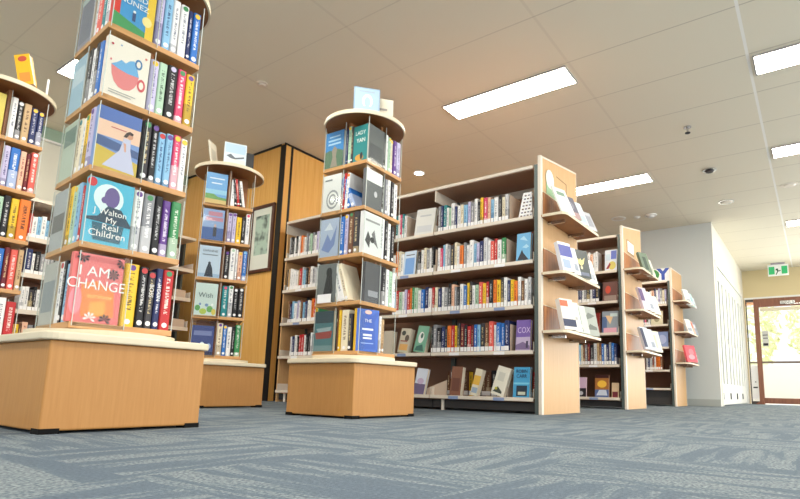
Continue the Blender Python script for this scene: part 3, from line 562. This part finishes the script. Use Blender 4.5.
# tower 0
T0.cover('front',4,(226,200,80),[],[],'yellow cover on top tier, left-edge book tower',u=0.0)
T0.spines('front',4,[('white',0.026,0.225,None),('black',0.026,0.215,'white'),('tan',0.034,0.215,None),('navy',0.030,0.205,'yellow'),('navy',0.028,0.198,'yellow')],0.172)
T0.spines('front',3,[('lavender',0.026,0.22,None),('blue',0.040,0.22,None),('peach',0.026,0.215,None),('dark red',0.018,0.21,None),('coral',0.030,0.225,'white')],0.172)
T0.spines('front',2,[('pale green',0.030,0.21,None),('black',0.030,0.222,None),('yellow',0.034,0.215,None),('orange',0.048,0.222,None)],0.172)
T0.spines('front',1,[('light blue',0.026,0.21,None),('blue',0.034,0.205,None),('dark red',0.022,0.215,None),('coral',0.030,0.21,None),('tan',0.022,0.215,None)],0.172)
T0.spines('front',0,[('charcoal',0.030,0.205,None),('black',0.024,0.21,None),('white',0.034,0.222,None),('red',0.036,0.205,None)],0.172)

# ---------------------------------------------------------------- long shelving units
LV=[0.108,0.443,0.774,1.109,1.447]
RN=['lowest','second-lowest','middle','second-highest','top']
def gondola(name_label,X,levels,canopy,bays,ptop,paneldepth=0.72,by=0.95,flip=False):
    """face looks to -x at X, right-hand end at y=1.62, runs to +y"""
    Y0=1.62; r=thing('shelving_unit',name_label,'shelving unit',(X,Y0,0)); L=bays*by; D=paneldepth; top=canopy or levels[-1]
    # end panel with its sloping top
    p=MB().prism_axis([(0.03,0.0),(D,0.0),(D,ptop[1]),(0.03,ptop[0])],-0.018,0.0,'y').build('end_panel',PANW,r)
    e_=MB().box(-0.005,0.03,-0.022,0.004,0,ptop[0]+0.01).build('panel_edge_strip',CREAMS,r,bevel=0.003)
    tb=MB().prism_axis([(0.03,ptop[0]-0.001),(D,ptop[1]-0.001),(D,ptop[1]+0.012),(0.03,ptop[0]+0.012)],-0.021,0.002,'y').build('panel_top_band',CREAMS,r)
    MB().box(D,D+0.006,-0.021,0.002,0,ptop[1]+0.012).build('panel_edge_band',CREAMS,r)
    # uprights
    for b in range(bays+1):
        y=b*by; y0,y1=(0.006,0.046) if b==0 else (y-0.02,y+0.02)
        if b==0: MB().box(0.0,0.03,y0,0.034,0,top).build('upright',GUN,r)
        else: MB().box(0.33,0.39,y0,y1,0,top).build('upright',GUN,r)
    for b in range(bays):
        y0=b*by+(0.05 if b==0 else 0.005); y1=(b+1)*by-0.005
        for k,z in enumerate(levels):
            dpt=0.30
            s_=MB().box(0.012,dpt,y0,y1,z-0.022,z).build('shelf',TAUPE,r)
            MB().box(0.0,0.012,y0,y1,z-0.018,z+0.008).build('shelf_lip',CREAMS,s_)
            if k<4:
                lb=[(y0+y1)/2-0.22,(y0+y1)/2+0.18]
                for q in lb: MB().box(-0.003,0,q,q+0.09,z-0.020,z+0.003).build('shelf_label',LBLUE if (k+b)%2==0 else LABEL,s_)
            for yy in (y0,y1-0.004): MB().box(0.02,dpt,yy,yy+0.004,z,z+0.07).build('shelf_bracket',CREAMS,s_)
        if canopy:
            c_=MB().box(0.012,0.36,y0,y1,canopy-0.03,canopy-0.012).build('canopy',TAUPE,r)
            MB().box(0.0,0.012,y0-0.004,y1+0.004,canopy-0.024,canopy).build('canopy_lip',CREAMS,c_)
            MB().box(0.006,0.36,y1-0.004,y1+0.006,canopy-0.125,canopy-0.02).build('canopy_bracket',CREAMS,c_)
            MB().box(0.36,0.368,y0,y1,canopy-0.10,canopy-0.03).build('canopy_rear_rail',CREAMS,c_)
        MB().box(0.352,0.36,y0,y1,0.06,top-0.11 if canopy else top).build('back_panel',BACKP,r)
        MB().box(0.05,0.07,y0,y1,0.02,levels[0]-0.03).build('kickplate',mat('kick_dark',(60,58,58),0.6),r)
        MB().cyl(0.10-0.06,y1-0.10,0.013,0,levels[0]-0.022,14).build('levelling_foot',CREAMS,r)
    # canopy / top plate over whole depth and rear shelves
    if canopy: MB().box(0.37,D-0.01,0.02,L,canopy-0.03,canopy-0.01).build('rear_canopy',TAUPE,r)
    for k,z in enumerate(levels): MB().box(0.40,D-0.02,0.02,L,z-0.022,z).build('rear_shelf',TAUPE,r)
    MB().box(0.03,D,L,L+0.018,0,top).build('far_end_panel',PANW,r)
    # sloping end display shelves
    for z in (1.443,1.01,0.588):
        k=0.05; y=-0.206; pts=[(0.0,-0.02),(0.0,y+k)]+[(k-k*math.cos(a),y+k-k*math.sin(a)) for a in (0.5,1.0)]+[(k,y),(D-0.01,y),(D-0.01,-0.02)]
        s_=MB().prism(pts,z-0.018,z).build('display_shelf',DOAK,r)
        q=[(0.0,-0.03),(0.0,y+k)]+[(k-k*math.cos(a),y+k-k*math.sin(a)) for a in (0.5,1.0)]+[(k,y),(D-0.01,y),(D-0.01,y-0.004),(k-0.002,y-0.004)]+[(k-(k+0.004)*math.cos(a),y+k-(k+0.004)*math.sin(a)) for a in (1.0,0.5)]+[(-0.004,y+k),(-0.004,-0.03)]
        MB().prism(q[::-1] if False else q,z-0.018,z+0.002).build('shelf_edge_band',CREAM,s_)
        for xx in (0.12,0.52): MB().box(xx,xx+0.012,-0.15,-0.02,z-0.045,z-0.018).cyly(xx+0.006,z-0.032,0.012,-0.05,-0.02).build('shelf_bracket',CHROME,s_)
        bb=MB().box(0.032,D-0.01,-0.026,-0.019,z,z+0.185).build('display_backboard',DARKW,r)
        MB().box(0.032,D-0.01,-0.029,-0.019,z+0.185,z+0.191).build('backboard_edge',CREAM,bb)
    return r
G1=gondola('longest shelving unit, full of library books, in the middle of the room',3.53,LV,1.845,3,(1.90,2.01))
G2=gondola('second shelving unit, standing behind the longest one',5.57,[0.108,0.443,0.774,1.109,1.435],1.82,2,(1.90,2.03))
G3=gondola('third and farthest shelving unit, closest to the grey wall',7.86,[0.235,0.485,0.80,1.115,1.40,1.73],None,2,(1.905,1.93),0.70)

cnt={}
def row_book(unit,short,Y,k,z,X,t,h,col,d=0.15,sticker=None,detail=0,roll=0):
    key=(short,k); cnt[key]=cnt.get(key,0)+1
    spine_book('library_book','%s spined library book, %s from right, %s shelf of %s'%(col,ORD[cnt[key]-1],RN6[short][k],short),(X,Y,z+0.0005),-PI/2,t,h,d,col,detail,sticker,'library books on the %s shelf of %s'%(RN6[short][k],short),roll)
RN6={'longest unit':RN,'second unit':RN,'farthest unit':['bottom','second','third','fourth','fifth','top'],'back corner unit':RN}
def run(short,k,z,X,y0,y1,cols,tmin=0.022,tmax=0.040,hmin=0.195,hmax=0.235,seed=0,detail=0):
    rr=random.Random(seed*77+k); y=y0; i=0
    while y<y1-0.016:
        t=rr.uniform(tmin,tmax); 
        if y+t>y1: t=y1-y
        col=cols[i] if i<len(cols) else rr.choice(cols)
        row_book(None,short,y+t/2,k,z+0.010*0,X+rr.uniform(0.0,0.010),t-0.0035,rr.uniform(hmin,hmax),col,detail=detail)
        y+=t; i+=1
def bookend(label,X,Y,z,h=0.2,d=0.17):
    t=thing('bookend',label,'bookend',(X,Y,z+0.0005))
    MB().box(0,d,-0.0045,-0.0015,0,h).build('upright_plate',BOOKEND,t,bevel=0.001); MB().box(0,d,-0.0045,0.002,0,0.002).build('foot_plate',BOOKEND,t)
def shelf_face(label,X,Y,z,w_,h,t,bg_,art=(),texts=(),tilt=0.10,drz=0.0,roll=0):
    """front cover facing -x (rz=-90), left edge at Y (towards +y)"""
    return face_book('display_book',label,(X,Y,z+0.0005),-PI/2+drz,w_,h,t,bg_,art,texts,tilt=tilt,roll=roll)
X1=3.545
# top row
z=LV[4]
o=thing('patterned_book','white and brown patterned book leaning at right end of the top shelf','book',(X1+0.01,1.80,z+0.0005),(0,0,-PI/2))
b=MB(); b.prism_axis([(0.0,0),(0.115,0),(0.115,0.20),(0.045,0.20)],0,0.03,'y'); b.build('cover_board',LABEL,o)
b=MB()
for i in range(7):
    for j in range(4):
        u=0.02+0.006*i+j*0.026; v=0.015+i*0.026
        if u<0.108: b.box(u,u+0.016,-0.001,0,v,v+0.010,(i+j)%2)
b.build('cover_pattern',[mat('pattern_brown',(96,70,60),0.5),mat('pattern_grey',(110,110,130),0.5)],o)
bookend('beige bookend at right end of the top shelf of longest unit',X1+0.005,1.872,z,0.21)
run('longest unit',4,z,X1,1.88,2.46,['pale grey','cream','black','white','light blue','peach','pink','yellow','black','white','grey','lavender','light blue','cream','white','navy','white','pale green','white','brown','cream'],seed=1)
run('longest unit',4,z,X1,2.46,2.56,['teal','navy','grey','light blue'],seed=2,hmin=0.225,hmax=0.235)
shelf_face('large pale book leaning face-out near the middle of the top shelf',X1,2.79,z,0.20,0.235,0.03,(212,214,210),[(('r',0.1,0.9,0.1,0.35),(196,200,204)),(('r',0.2,0.8,0.7,0.76),(180,186,190))],roll=0.05)
bookend('beige bookend beside the large pale book on the top shelf',X1+0.005,2.875,z,0.2)
run('longest unit',4,z,X1,2.88,3.02,['white','teal','pink','white'],seed=3,hmin=0.21,hmax=0.23)
run('longest unit',4,z,X1,3.93,4.43,['light blue','pale grey','lavender','white','grey','pale green','pale grey','grey','white','peach','orange','white','black'],seed=4)
# second row
z=LV[3]
shelf_face('blue face-out book with a dark shape, right end of second-highest shelf',X1,1.812,z,0.115,0.225,0.03,(112,180,222),[(((0.05,0.02),(0.3,0.3),(0.4,0.42),(0.5,0.3),(0.9,0.05)),(36,40,52)),(((0.2,0.8),(0.5,0.9),(0.8,0.7),(0.5,0.75)),(170,214,238)),(((0.4,0.5),(0.7,0.6),(0.9,0.5),(0.7,0.45)),(170,214,238)),(('r',0,0.5,0,0.06),(60,130,160))])
bookend('grey-beige bookend at right of the second-highest shelf, longest unit',X1+0.005,1.895,z,0.2)
run('longest unit',3,z,X1,1.902,2.55,['green','white','red','coral','white','pale grey','navy','lavender','light blue','white','white','grey','orange','white','cream','charcoal','grey','white','light blue','pink','white','cream','yellow','black','white'],seed=5)
bookend('brown-beige bookend in the middle of the second-highest shelf',X1+0.005,2.56,z,0.2)
run('longest unit',3,z,X1,2.575,2.75,['black','white','grey','cream','white'],seed=6)
shelf_face('pale blue face-out book left of middle on the second-highest shelf',X1,2.90,z,0.13,0.222,0.03,(196,216,236),[(('r',0.12,0.88,0.06,0.72),(110,160,220)),(('r',0.15,0.85,0.82,0.86),(90,90,110))])
run('longest unit',3,z,X1,2.90,3.02,['white','cream','orange'],seed=7)
run('longest unit',3,z,X1,3.93,4.43,['white','white','pale grey','grey','white','brown','black','light blue','pale grey','red','tan','white','white'],seed=8)
# third row
z=LV[2]
run('longest unit',2,z,X1,1.69,2.56,['pale grey','white','brown','white','orange','yellow','navy','white','charcoal','yellow','orange','black','red','yellow','coral','pale green','white','charcoal','yellow','blue','white','black','grey','peach','black','grey','white','navy','cream','coral'],seed=9)
run('longest unit',2,z,X1,2.565,3.02,['red','white','navy','blue','white','pale green','green','orange','red','lavender','white','pale green','red','light blue','peach','dark red','brown'],seed=10)
run('longest unit',2,z,X1,3.92,4.38,['green','yellow','red','orange','white','white','navy','light blue','brown','white','lavender','white'],seed=11)
# fourth row
z=LV[1]
shelf_face('purple face-out book lettered COX on the second-lowest shelf',X1,1.815,z,0.115,0.232,0.03,(120,92,170),[(('r',0,1,0,0.45),(186,170,200)),(((0,0.2),(0.5,0.3),(1,0.16),(1,0.05),(0,0.05)),(120,100,140)),(('r',0.72,0.86,0.1,0.32),(60,50,80))],[('COX',0.55,0.66,0.062,(214,196,232),0.75)])
bookend('beige bookend beside the purple face-out book',X1+0.005,1.862,z,0.205)
run('longest unit',1,z,X1,1.868,2.58,['navy','blue','blue','white','coral','brown','charcoal','light blue','blue','dark red','red','black','dark red','charcoal','yellow','red','orange','black','navy','black','grey','black','white','charcoal','cream','brown','black','lavender','white','white'],seed=12,hmin=0.205,hmax=0.235)
shelf_face('green face-out book with thick page edge, left of second-lowest shelf',X1,2.76,z,0.115,0.222,0.05,(120,176,150),[(('o',0.45,0.55,0.25,0.22),(226,230,226)),(('o',0.5,0.62,0.12,0.1),(70,110,100)),(((0.1,0.05),(0.9,0.05),(0.7,0.3),(0.2,0.2)),(60,110,100))],tilt=0.16,roll=0.13)
shelf_face('multicoloured face-out book beside the green one, second-lowest shelf',X1,2.93,z,0.11,0.21,0.05,(196,190,170),[(('o',0.3,0.8,0.2,0.1),(70,76,70)),(('r',0.1,0.9,0.1,0.35),(220,170,100)),(('o',0.7,0.6,0.2,0.14),(90,80,70)),(('r',0.1,0.8,0.45,0.5),(150,80,70))],tilt=0.14,roll=0.10)
shelf_face('plain beige book block partly behind the middle tower, second-lowest shelf',X1,3.10,z,0.10,0.20,0.06,(206,194,178),[],tilt=0.1)
run('longest unit',1,z,X1,3.91,4.32,['lavender','black','navy','white','black','black','white','red','red','black','white','navy','white'],seed=13)
# bottom row
z=LV[0]
shelf_face('bright blue face-out book lettered ROBIN at right of the lowest shelf',X1,1.835,z,0.13,0.222,0.03,(70,160,206),[(('r',0.2,0.85,0.06,0.40),(30,50,66)),(('r',0.3,0.75,0.1,0.2),(196,200,180)),(('r',0,1,0.44,0.5),(120,200,226))],[('ROBIN',0.5,0.86,0.034,(16,40,80),0.9),('CARR',0.5,0.70,0.036,(16,40,80),0.9)])
shelf_face('white leaning book, rightmost of the tilted ones on the lowest shelf',X1,2.02,z,0.11,0.215,0.04,(226,222,206),[(('r',0.2,0.7,0.5,0.8),(206,204,190)),(((0.1,0.1),(0.4,0.3),(0.8,0.15),(0.8,0.08)),(60,70,60)),(('o',0.3,0.22,0.1,0.05),(190,180,60))],tilt=0.12,roll=0.26)
shelf_face('cream and yellow leaning book in the middle of the lowest shelf',X1,2.20,z,0.06,0.205,0.05,(222,214,190),[(('r',0,1,0.4,0.75),(226,180,70)),(('r',0.1,0.9,0.1,0.3),(150,170,190))],tilt=0.12,roll=0.20)
shelf_face('brown leaning book with wide cream page edge on the lowest shelf',X1,2.39,z,0.10,0.225,0.05,(134,88,66),[(('r',0.15,0.85,0.15,0.6),(110,66,52))],tilt=0.08,roll=0.06)
shelf_face('white and purple face-out book at left end of the visible lowest shelf',X1,2.75,z,0.11,0.21,0.03,(214,222,236),[(('r',0,1,0,0.4),(110,96,130)),(('o',0.5,0.5,0.3,0.12),(196,176,206))],tilt=0.16,roll=0.1)
t=thing('book_rest','low beige sloping book rest on the lowest shelf of longest unit','book rest',(X1+0.04,2.44,z+0.001))
MB().prism_axis([(0,0),(0.20,0),(0.20,0.055),(0,0.125)],0,0.004,'x').build('sloping_plate',BOOKEND,t); MB().box(0,0.10,0,0.20,0,0.003).build('foot_plate',BOOKEND,t)
bookend('beige bookend at right of the tilted books on the lowest shelf',X1+0.03,1.90,z,0.16)
run('longest unit',0,z,3.72,1.70,2.55,['brown','red','brown','black','cream','white','brown','teal','yellow','brown'],seed=14,hmin=0.19,hmax=0.21,tmin=0.03,tmax=0.05)

# second unit rows
X2=5.585
zs=[0.108,0.443,0.774,1.109,1.435]
shelf_face('face-out book with a bright abstract cover, top shelf of second unit',X2,1.80,zs[4],0.13,0.235,0.02,(214,220,230),[(('o',0.6,0.25,0.3,0.2),(206,190,90)),(('r',0.5,0.95,0.55,0.95),(90,110,200)),(((0.1,0.1),(0.4,0.4),(0.5,0.3),(0.3,0.1)),(150,50,60)),(('r',0.1,0.45,0.5,0.8),(190,210,225))])
run('second unit',4,zs[4],X2,1.88,2.14,['white','white','peach','white','pale grey','cream','white'],seed=20)
shelf_face('dark red and brown face-out book on second-highest shelf, second unit',X2,1.83,zs[3],0.16,0.215,0.02,(110,72,66),[(('o',0.35,0.6,0.18,0.2),(196,70,50)),(('r',0.1,0.9,0.05,0.3),(150,130,120))])
run('second unit',3,zs[3],X2,1.87,2.14,['charcoal','navy','white','charcoal','grey','white','navy'],seed=21)
shelf_face('face-out book with blue, pink and cream shapes on middle shelf, second unit',X2,1.845,zs[2],0.17,0.235,0.02,(150,160,170),[(('r',0,0.3,0,0.75),(86,110,150)),(('r',0.1,0.9,0.02,0.24),(226,170,186)),(((0.2,0.8),(0.5,0.4),(0.7,0.8)),(232,196,150)),(('r',0.5,0.95,0.75,0.9),(206,222,220))])
shelf_face('red and black face-out book on middle shelf of second unit',X2,1.97,zs[2],0.10,0.225,0.02,(130,36,32),[(('o',0.4,0.65,0.25,0.2),(196,70,50)),(('r',0.1,0.9,0.1,0.35),(206,130,110))])
run('second unit',2,zs[2],X2,2.0,2.13,['white','dark red','grey'],seed=22)
run('second unit',1,zs[1],X2,1.70,2.14,['navy','blue','grey','navy','white','blue','brown','tan','pale grey','black','dark red','grey','brown','cream','light blue','teal','black'],seed=23,hmin=0.21,hmax=0.24)
shelf_face('orange and blue face-out book with a white boat on lowest shelf, second unit',X2,1.935,zs[0],0.145,0.235,0.02,(170,110,60),[(('r',0,1,0.0,0.36),(90,110,160)),(('o',0.5,0.6,0.34,0.16),(240,190,70)),(((0.1,0.1),(0.3,0.34),(0.8,0.34),(0.9,0.1)),(206,214,226)),(('r',0,1,0.86,1),(60,30,30))])
shelf_face('pink and black face-out book at left of lowest shelf, second unit',X2,2.14,zs[0],0.11,0.21,0.02,(206,176,200),[(('r',0,1,0.0,0.45),(40,36,44)),(('o',0.5,0.2,0.2,0.1),(190,190,196))])
shelf_face('small cream and maroon face-out book on lowest shelf, second unit',X2,1.76,zs[0],0.07,0.155,0.02,(214,186,150),[(('r',0.1,0.9,0.05,0.42),(120,50,60))])
# third unit rows
X3=7.875; z3=[0.235,0.485,0.80,1.115,1.40,1.73]
run('farthest unit',4,z3[4],X3,1.68,1.96,['lavender','cream','grey','lavender','white','navy','peach','white','charcoal','cream'],seed=30,hmin=0.2,hmax=0.24)
shelf_face('pale cream face-out book on fourth shelf of farthest unit',X3,1.90,z3[3],0.16,0.2,0.02,(206,198,170),[(('o',0.5,0.5,0.25,0.3),(150,140,110))])
shelf_face('blue-grey face-out book on third shelf of farthest unit',X3,1.84,z3[2],0.16,0.22,0.02,(130,146,190),[(('o',0.5,0.5,0.35,0.3),(170,180,214))])
run('farthest unit',3,z3[3],X3,1.91,2.06,['white','charcoal','pink','navy','white'],seed=32,hmin=0.12,hmax=0.14)
run('farthest unit',1,z3[1],X3,1.77,2.0,['brown','orange','orange','pale grey','dark red','pale grey','navy'],seed=31,hmin=0.18,hmax=0.22)
t=thing('letter_sign','white board with green D and blue Y on the farthest unit top','sign',(7.88,1.93,1.7305),(0,0,-PI/2))
MB().box(0,0.30,0,0.012,0,0.19).build('sign_board',LABEL,t)
text_mesh('letter','D',0.19,mat('letter_green',(60,140,70),0.4),t,(0.085,-0.004,0.095),extrude=0.003,sx=1.15,bold=0.012); text_mesh('letter','Y',0.21,mat('letter_blue',(50,80,170),0.4),t,(0.22,-0.004,0.095),extrude=0.003,bold=0.012)

# books leaning on the end display shelves
def end_books(X,z,short,lvl,specs):
    for i,(x,w_,h,t,bgc,art,rz,tl,desc) in enumerate(specs):
        face_book('display_book','%s on the %s end shelf of %s'%(desc,lvl,short),(X+x,1.62-0.175,z+0.001),rz,w_,h,t,bgc,art,[],tilt=tl,group='face-out books on the %s end shelf of %s'%(lvl,short))
BL=[(('r',0.12,0.88,0.55,0.85),(196,204,214)),(('r',0.12,0.88,0.15,0.4),(150,160,175))]
end_books(3.53,1.443,'longest unit','top',[
 (0.03,0.15,0.25,0.012,(226,232,226),[(('r',0.1,0.9,0.1,0.6),(206,222,214)),(('r',0.2,0.8,0.7,0.85),(120,150,130))],-0.30,0.42,'pale green leaning book'),
 (0.16,0.15,0.215,0.02,(96,96,112),[(('r',0,1,0,0.3),(170,140,140)),(('o',0.5,0.6,0.3,0.2),(130,130,146))],-0.30,0.40,'dark grey leaning book'),
 (0.32,0.15,0.22,0.02,(206,222,226),[(('r',0.1,0.9,0.1,0.4),(176,206,206))],-0.30,0.40,'white and pale teal leaning book'),
 (0.50,0.16,0.19,0.02,(186,190,196),[(('r',0.1,0.9,0.2,0.8),(150,156,166))],-0.3,0.42,'grey leaning book')])
end_books(3.53,1.01,'longest unit','middle',[
 (0.04,0.13,0.235,0.035,(226,228,236),[(('r',0,1,0.5,0.9),(70,80,160)),(('r',0.1,0.7,0.1,0.4),(150,170,210))],-0.35,0.26,'white and blue leaning book'),
 (0.15,0.13,0.225,0.03,(214,220,228),BL,-0.35,0.28,'pale blue leaning book'),
 (0.27,0.17,0.235,0.022,(78,86,86),[(((0.2,0.75),(0.42,0.62),(0.5,0.7),(0.58,0.62),(0.8,0.75),(0.66,0.5),(0.5,0.42),(0.34,0.5)),(214,206,140)),(('o',0.5,0.36,0.07,0.06),(220,214,170)),(('r',0.1,0.9,0.08,0.2),(110,120,140))],-0.42,0.22,'dark grey book with a gold winged emblem'),
 (0.50,0.15,0.21,0.02,(222,222,214),BL,-0.3,0.3,'white leaning book')])
end_books(3.53,0.588,'longest unit','lowest',[
 (0.05,0.13,0.235,0.04,(230,226,220),[(('r',0,1,0.1,0.34),(50,60,90)),(('r',0,0.6,0.75,0.95),(214,110,80))],-0.38,0.24,'white, orange and navy leaning book'),
 (0.16,0.13,0.23,0.03,(232,232,226),[(('r',0.2,0.8,0.4,0.5),(180,180,176))],-0.38,0.26,'plain white leaning book'),
 (0.29,0.14,0.225,0.03,(206,214,204),[(('r',0,0.5,0.3,0.95),(90,110,100)),(('r',0.1,0.5,0.05,0.2),(50,60,60))],-0.38,0.26,'white and green leaning book'),
 (0.43,0.17,0.235,0.02,(170,176,168),[(((0.1,0.1),(0.5,0.4),(0.9,0.3),(0.9,0.2),(0.4,0.2)),(110,116,110)),(((0.1,0.5),(0.5,0.8),(0.9,0.7),(0.6,0.6)),(120,126,120))],-0.42,0.22,'grey patterned leaning book')])
end_books(5.57,1.42,'second unit','top',[
 (0.25,0.15,0.26,0.03,(110,130,112),[(('r',0.3,0.7,0.2,0.8),(60,80,70))],-0.35,0.30,'green leaning book'),
 (0.38,0.15,0.215,0.02,(222,224,214),[(('r',0.1,0.9,0.2,0.5),(190,196,180))],-0.35,0.32,'white leaning book')])
end_books(5.57,1.02,'second unit','middle',[
 (0.18,0.13,0.26,0.03,(214,206,220),[(('r',0,0.5,0.4,0.95),(100,80,130))],-0.35,0.3,'white and purple leaning book'),
 (0.32,0.15,0.24,0.03,(226,228,228),BL,-0.35,0.3,'white leaning book'),
 (0.48,0.18,0.22,0.02,(226,226,216),[(('r',0.2,0.8,0.2,0.7),(200,204,200))],-0.35,0.3,'cream leaning book')])
end_books(5.57,0.605,'second unit','lowest',[
 (0.18,0.13,0.25,0.03,(206,214,226),[(('r',0,0.4,0.1,0.95),(50,60,90))],-0.35,0.3,'white and navy leaning book'),
 (0.32,0.15,0.245,0.03,(206,218,230),BL,-0.35,0.3,'pale blue leaning book'),
 (0.47,0.18,0.24,0.02,(226,226,206),[(('r',0.2,0.6,0.2,0.8),(204,204,170))],-0.38,0.26,'cream leaning book')])
end_books(7.86,1.405,'farthest unit','top',[
 (0.22,0.13,0.24,0.02,(226,232,232),BL,-0.35,0.3,'white leaning book'),
 (0.38,0.15,0.21,0.02,(170,206,206),[(('r',0.1,0.9,0.4,0.7),(130,180,190))],-0.35,0.3,'pale teal leaning book'),
 (0.54,0.14,0.17,0.02,(200,206,214),BL,-0.35,0.3,'pale grey leaning book')])
end_books(7.86,1.005,'farthest unit','middle',[
 (0.22,0.13,0.21,0.02,(232,232,228),BL,-0.35,0.3,'white leaning book'),
 (0.36,0.14,0.20,0.02,(222,170,150),[(('r',0.1,0.9,0.5,0.9),(206,110,90))],-0.35,0.3,'orange and white leaning book'),
 (0.52,0.16,0.2,0.02,(140,150,164),BL,-0.35,0.3,'blue-grey leaning book')])
end_books(7.86,0.595,'farthest unit','lowest',[
 (0.06,0.20,0.235,0.03,(226,90,104),[(('o',0.55,0.6,0.25,0.2),(240,130,140)),(('o',0.5,0.3,0.3,0.15),(246,160,170))],-0.5,0.22,'bright pink-red leaning book'),
 (0.36,0.14,0.2,0.02,(150,60,70),[(('r',0.3,0.7,0.6,0.9),(230,226,220))],-0.35,0.3,'dark red leaning book'),
 (0.52,0.15,0.19,0.02,(130,132,128),BL,-0.35,0.3,'grey leaning book')])
# notices on the end panels
t=thing('panel_notice','white and green leaf-shaped notice on the tallest end panel','notice',(3.53,1.6015,1.60))
MB().prism_axis([(0.10,0.0),(0.30,0.0),(0.30,0.10),(0.24,0.16),(0.10,0.18)],-0.003,0,'y').build('green_sheet',mat('notice_green',(150,190,150),0.5),t)
MB().prism_axis([(0.16+0.075*math.cos(a)+0.0,0.17+0.075*math.sin(a)) for a in [i*PI/8 for i in range(16)]],-0.006,-0.003,'y').build('white_oval',mat('oval_white',(222,230,222),0.5),t)
MB().box(0.30,0.50,-0.003,0,0.24,0.245).box(0.495,0.50,-0.003,0,0.05,0.24).build('thin_frame',mat('thin_frame',(170,140,100),0.5),t)
t=thing('panel_notice','framed pale notice on the second end panel','notice',(5.57,1.6015,1.66))
MB().box(0.16,0.42,-0.004,0,0.0,0.14).build('notice_frame',mat('thin_frame',(170,140,100),0.5),t); MB().box(0.175,0.405,-0.005,-0.004,0.012,0.128).build('notice_sheet',LABEL,t)

# ---------------------------------------------------------------- unit in the back left corner, facing -y
r=thing('shelving_unit','white-edged shelving unit along the far left wall behind the towers','shelving unit',(0.7,5.9,0))
Lx=2.7
for b in range(3):
    x0=b*0.9+0.01; x1=x0+0.88
    for k,z in enumerate(LV):
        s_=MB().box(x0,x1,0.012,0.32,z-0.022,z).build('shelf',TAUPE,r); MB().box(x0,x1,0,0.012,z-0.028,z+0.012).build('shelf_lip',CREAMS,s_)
        for xx in (x0,x1-0.004): MB().box(xx,xx+0.004,0.014,0.3,z,z+0.085).build('shelf_bracket',CREAMS,s_)
    MB().box(x0,x1,0,0.34,1.80,1.83).build('canopy',CREAMS,r)
    MB().box(x0,x1,0.33,0.34,0.05,1.80).build('back_panel',BACKP,r)
for x in (0,0.9,1.8,2.7): MB().box(x-0.012,x+0.012,0.25,0.34,0,1.83).build('upright',GUN,r)
def run_x(short,k,z,xa,xb,Y,cols,seed):
    rr=random.Random(seed); x=xa; i=0
    while x<xb-0.015:
        t=min(rr.uniform(0.022,0.045),xb-x); col=cols[i%len(cols)]
        spine_book('library_book','%s spined book, %s from left, %s of %s shelf, back corner unit'%(col,ORD[i],'right part' if xa>2.5 else 'left part',RN[k]),(x+t/2,Y,z+0.0005),0,t-0.001,rr.uniform(0.2,0.24),0.15,col,0,None,'library books on the %s shelf of back corner unit'%RN[k])
        x+=t; i+=1
run_x('',4,LV[3+1],1.78,2.14,5.915,['red','white','light blue','white','light blue','charcoal','peach','grey','grey','light blue','grey'],1)
run_x('',3,LV[3],1.80,2.06,5.915,['navy','white','black','grey','pale grey','grey','black','pale grey'],2)
run_x('',2,LV[2],1.80,2.04,5.915,['white','white','charcoal','black','white','grey','grey'],3)
run_x('',1,LV[1],1.76,2.0,5.915,['tan','yellow','brown','peach','grey','charcoal'],4)
run_x('',4,LV[4],3.02,3.22,5.915,['white','red','pale grey','white'],5)
run_x('',2,LV[2],2.96,3.10,5.915,['white','pale green','white'],6)

for k,xx in ((3,3.20),(2,3.22),(1,3.20)):
    t=thing('bookend','beige bookend block at the right end of the %s shelf, back corner unit'%RN[k],'bookend',(xx,5.93,LV[k]+0.0005))
    MB().box(0,0.14,0,0.004,0,0.10).build('upright_plate',BOOKEND,t,bevel=0.001); MB().box(0,0.14,0.004,0.12,0,0.003).build('foot_plate',BOOKEND,t)
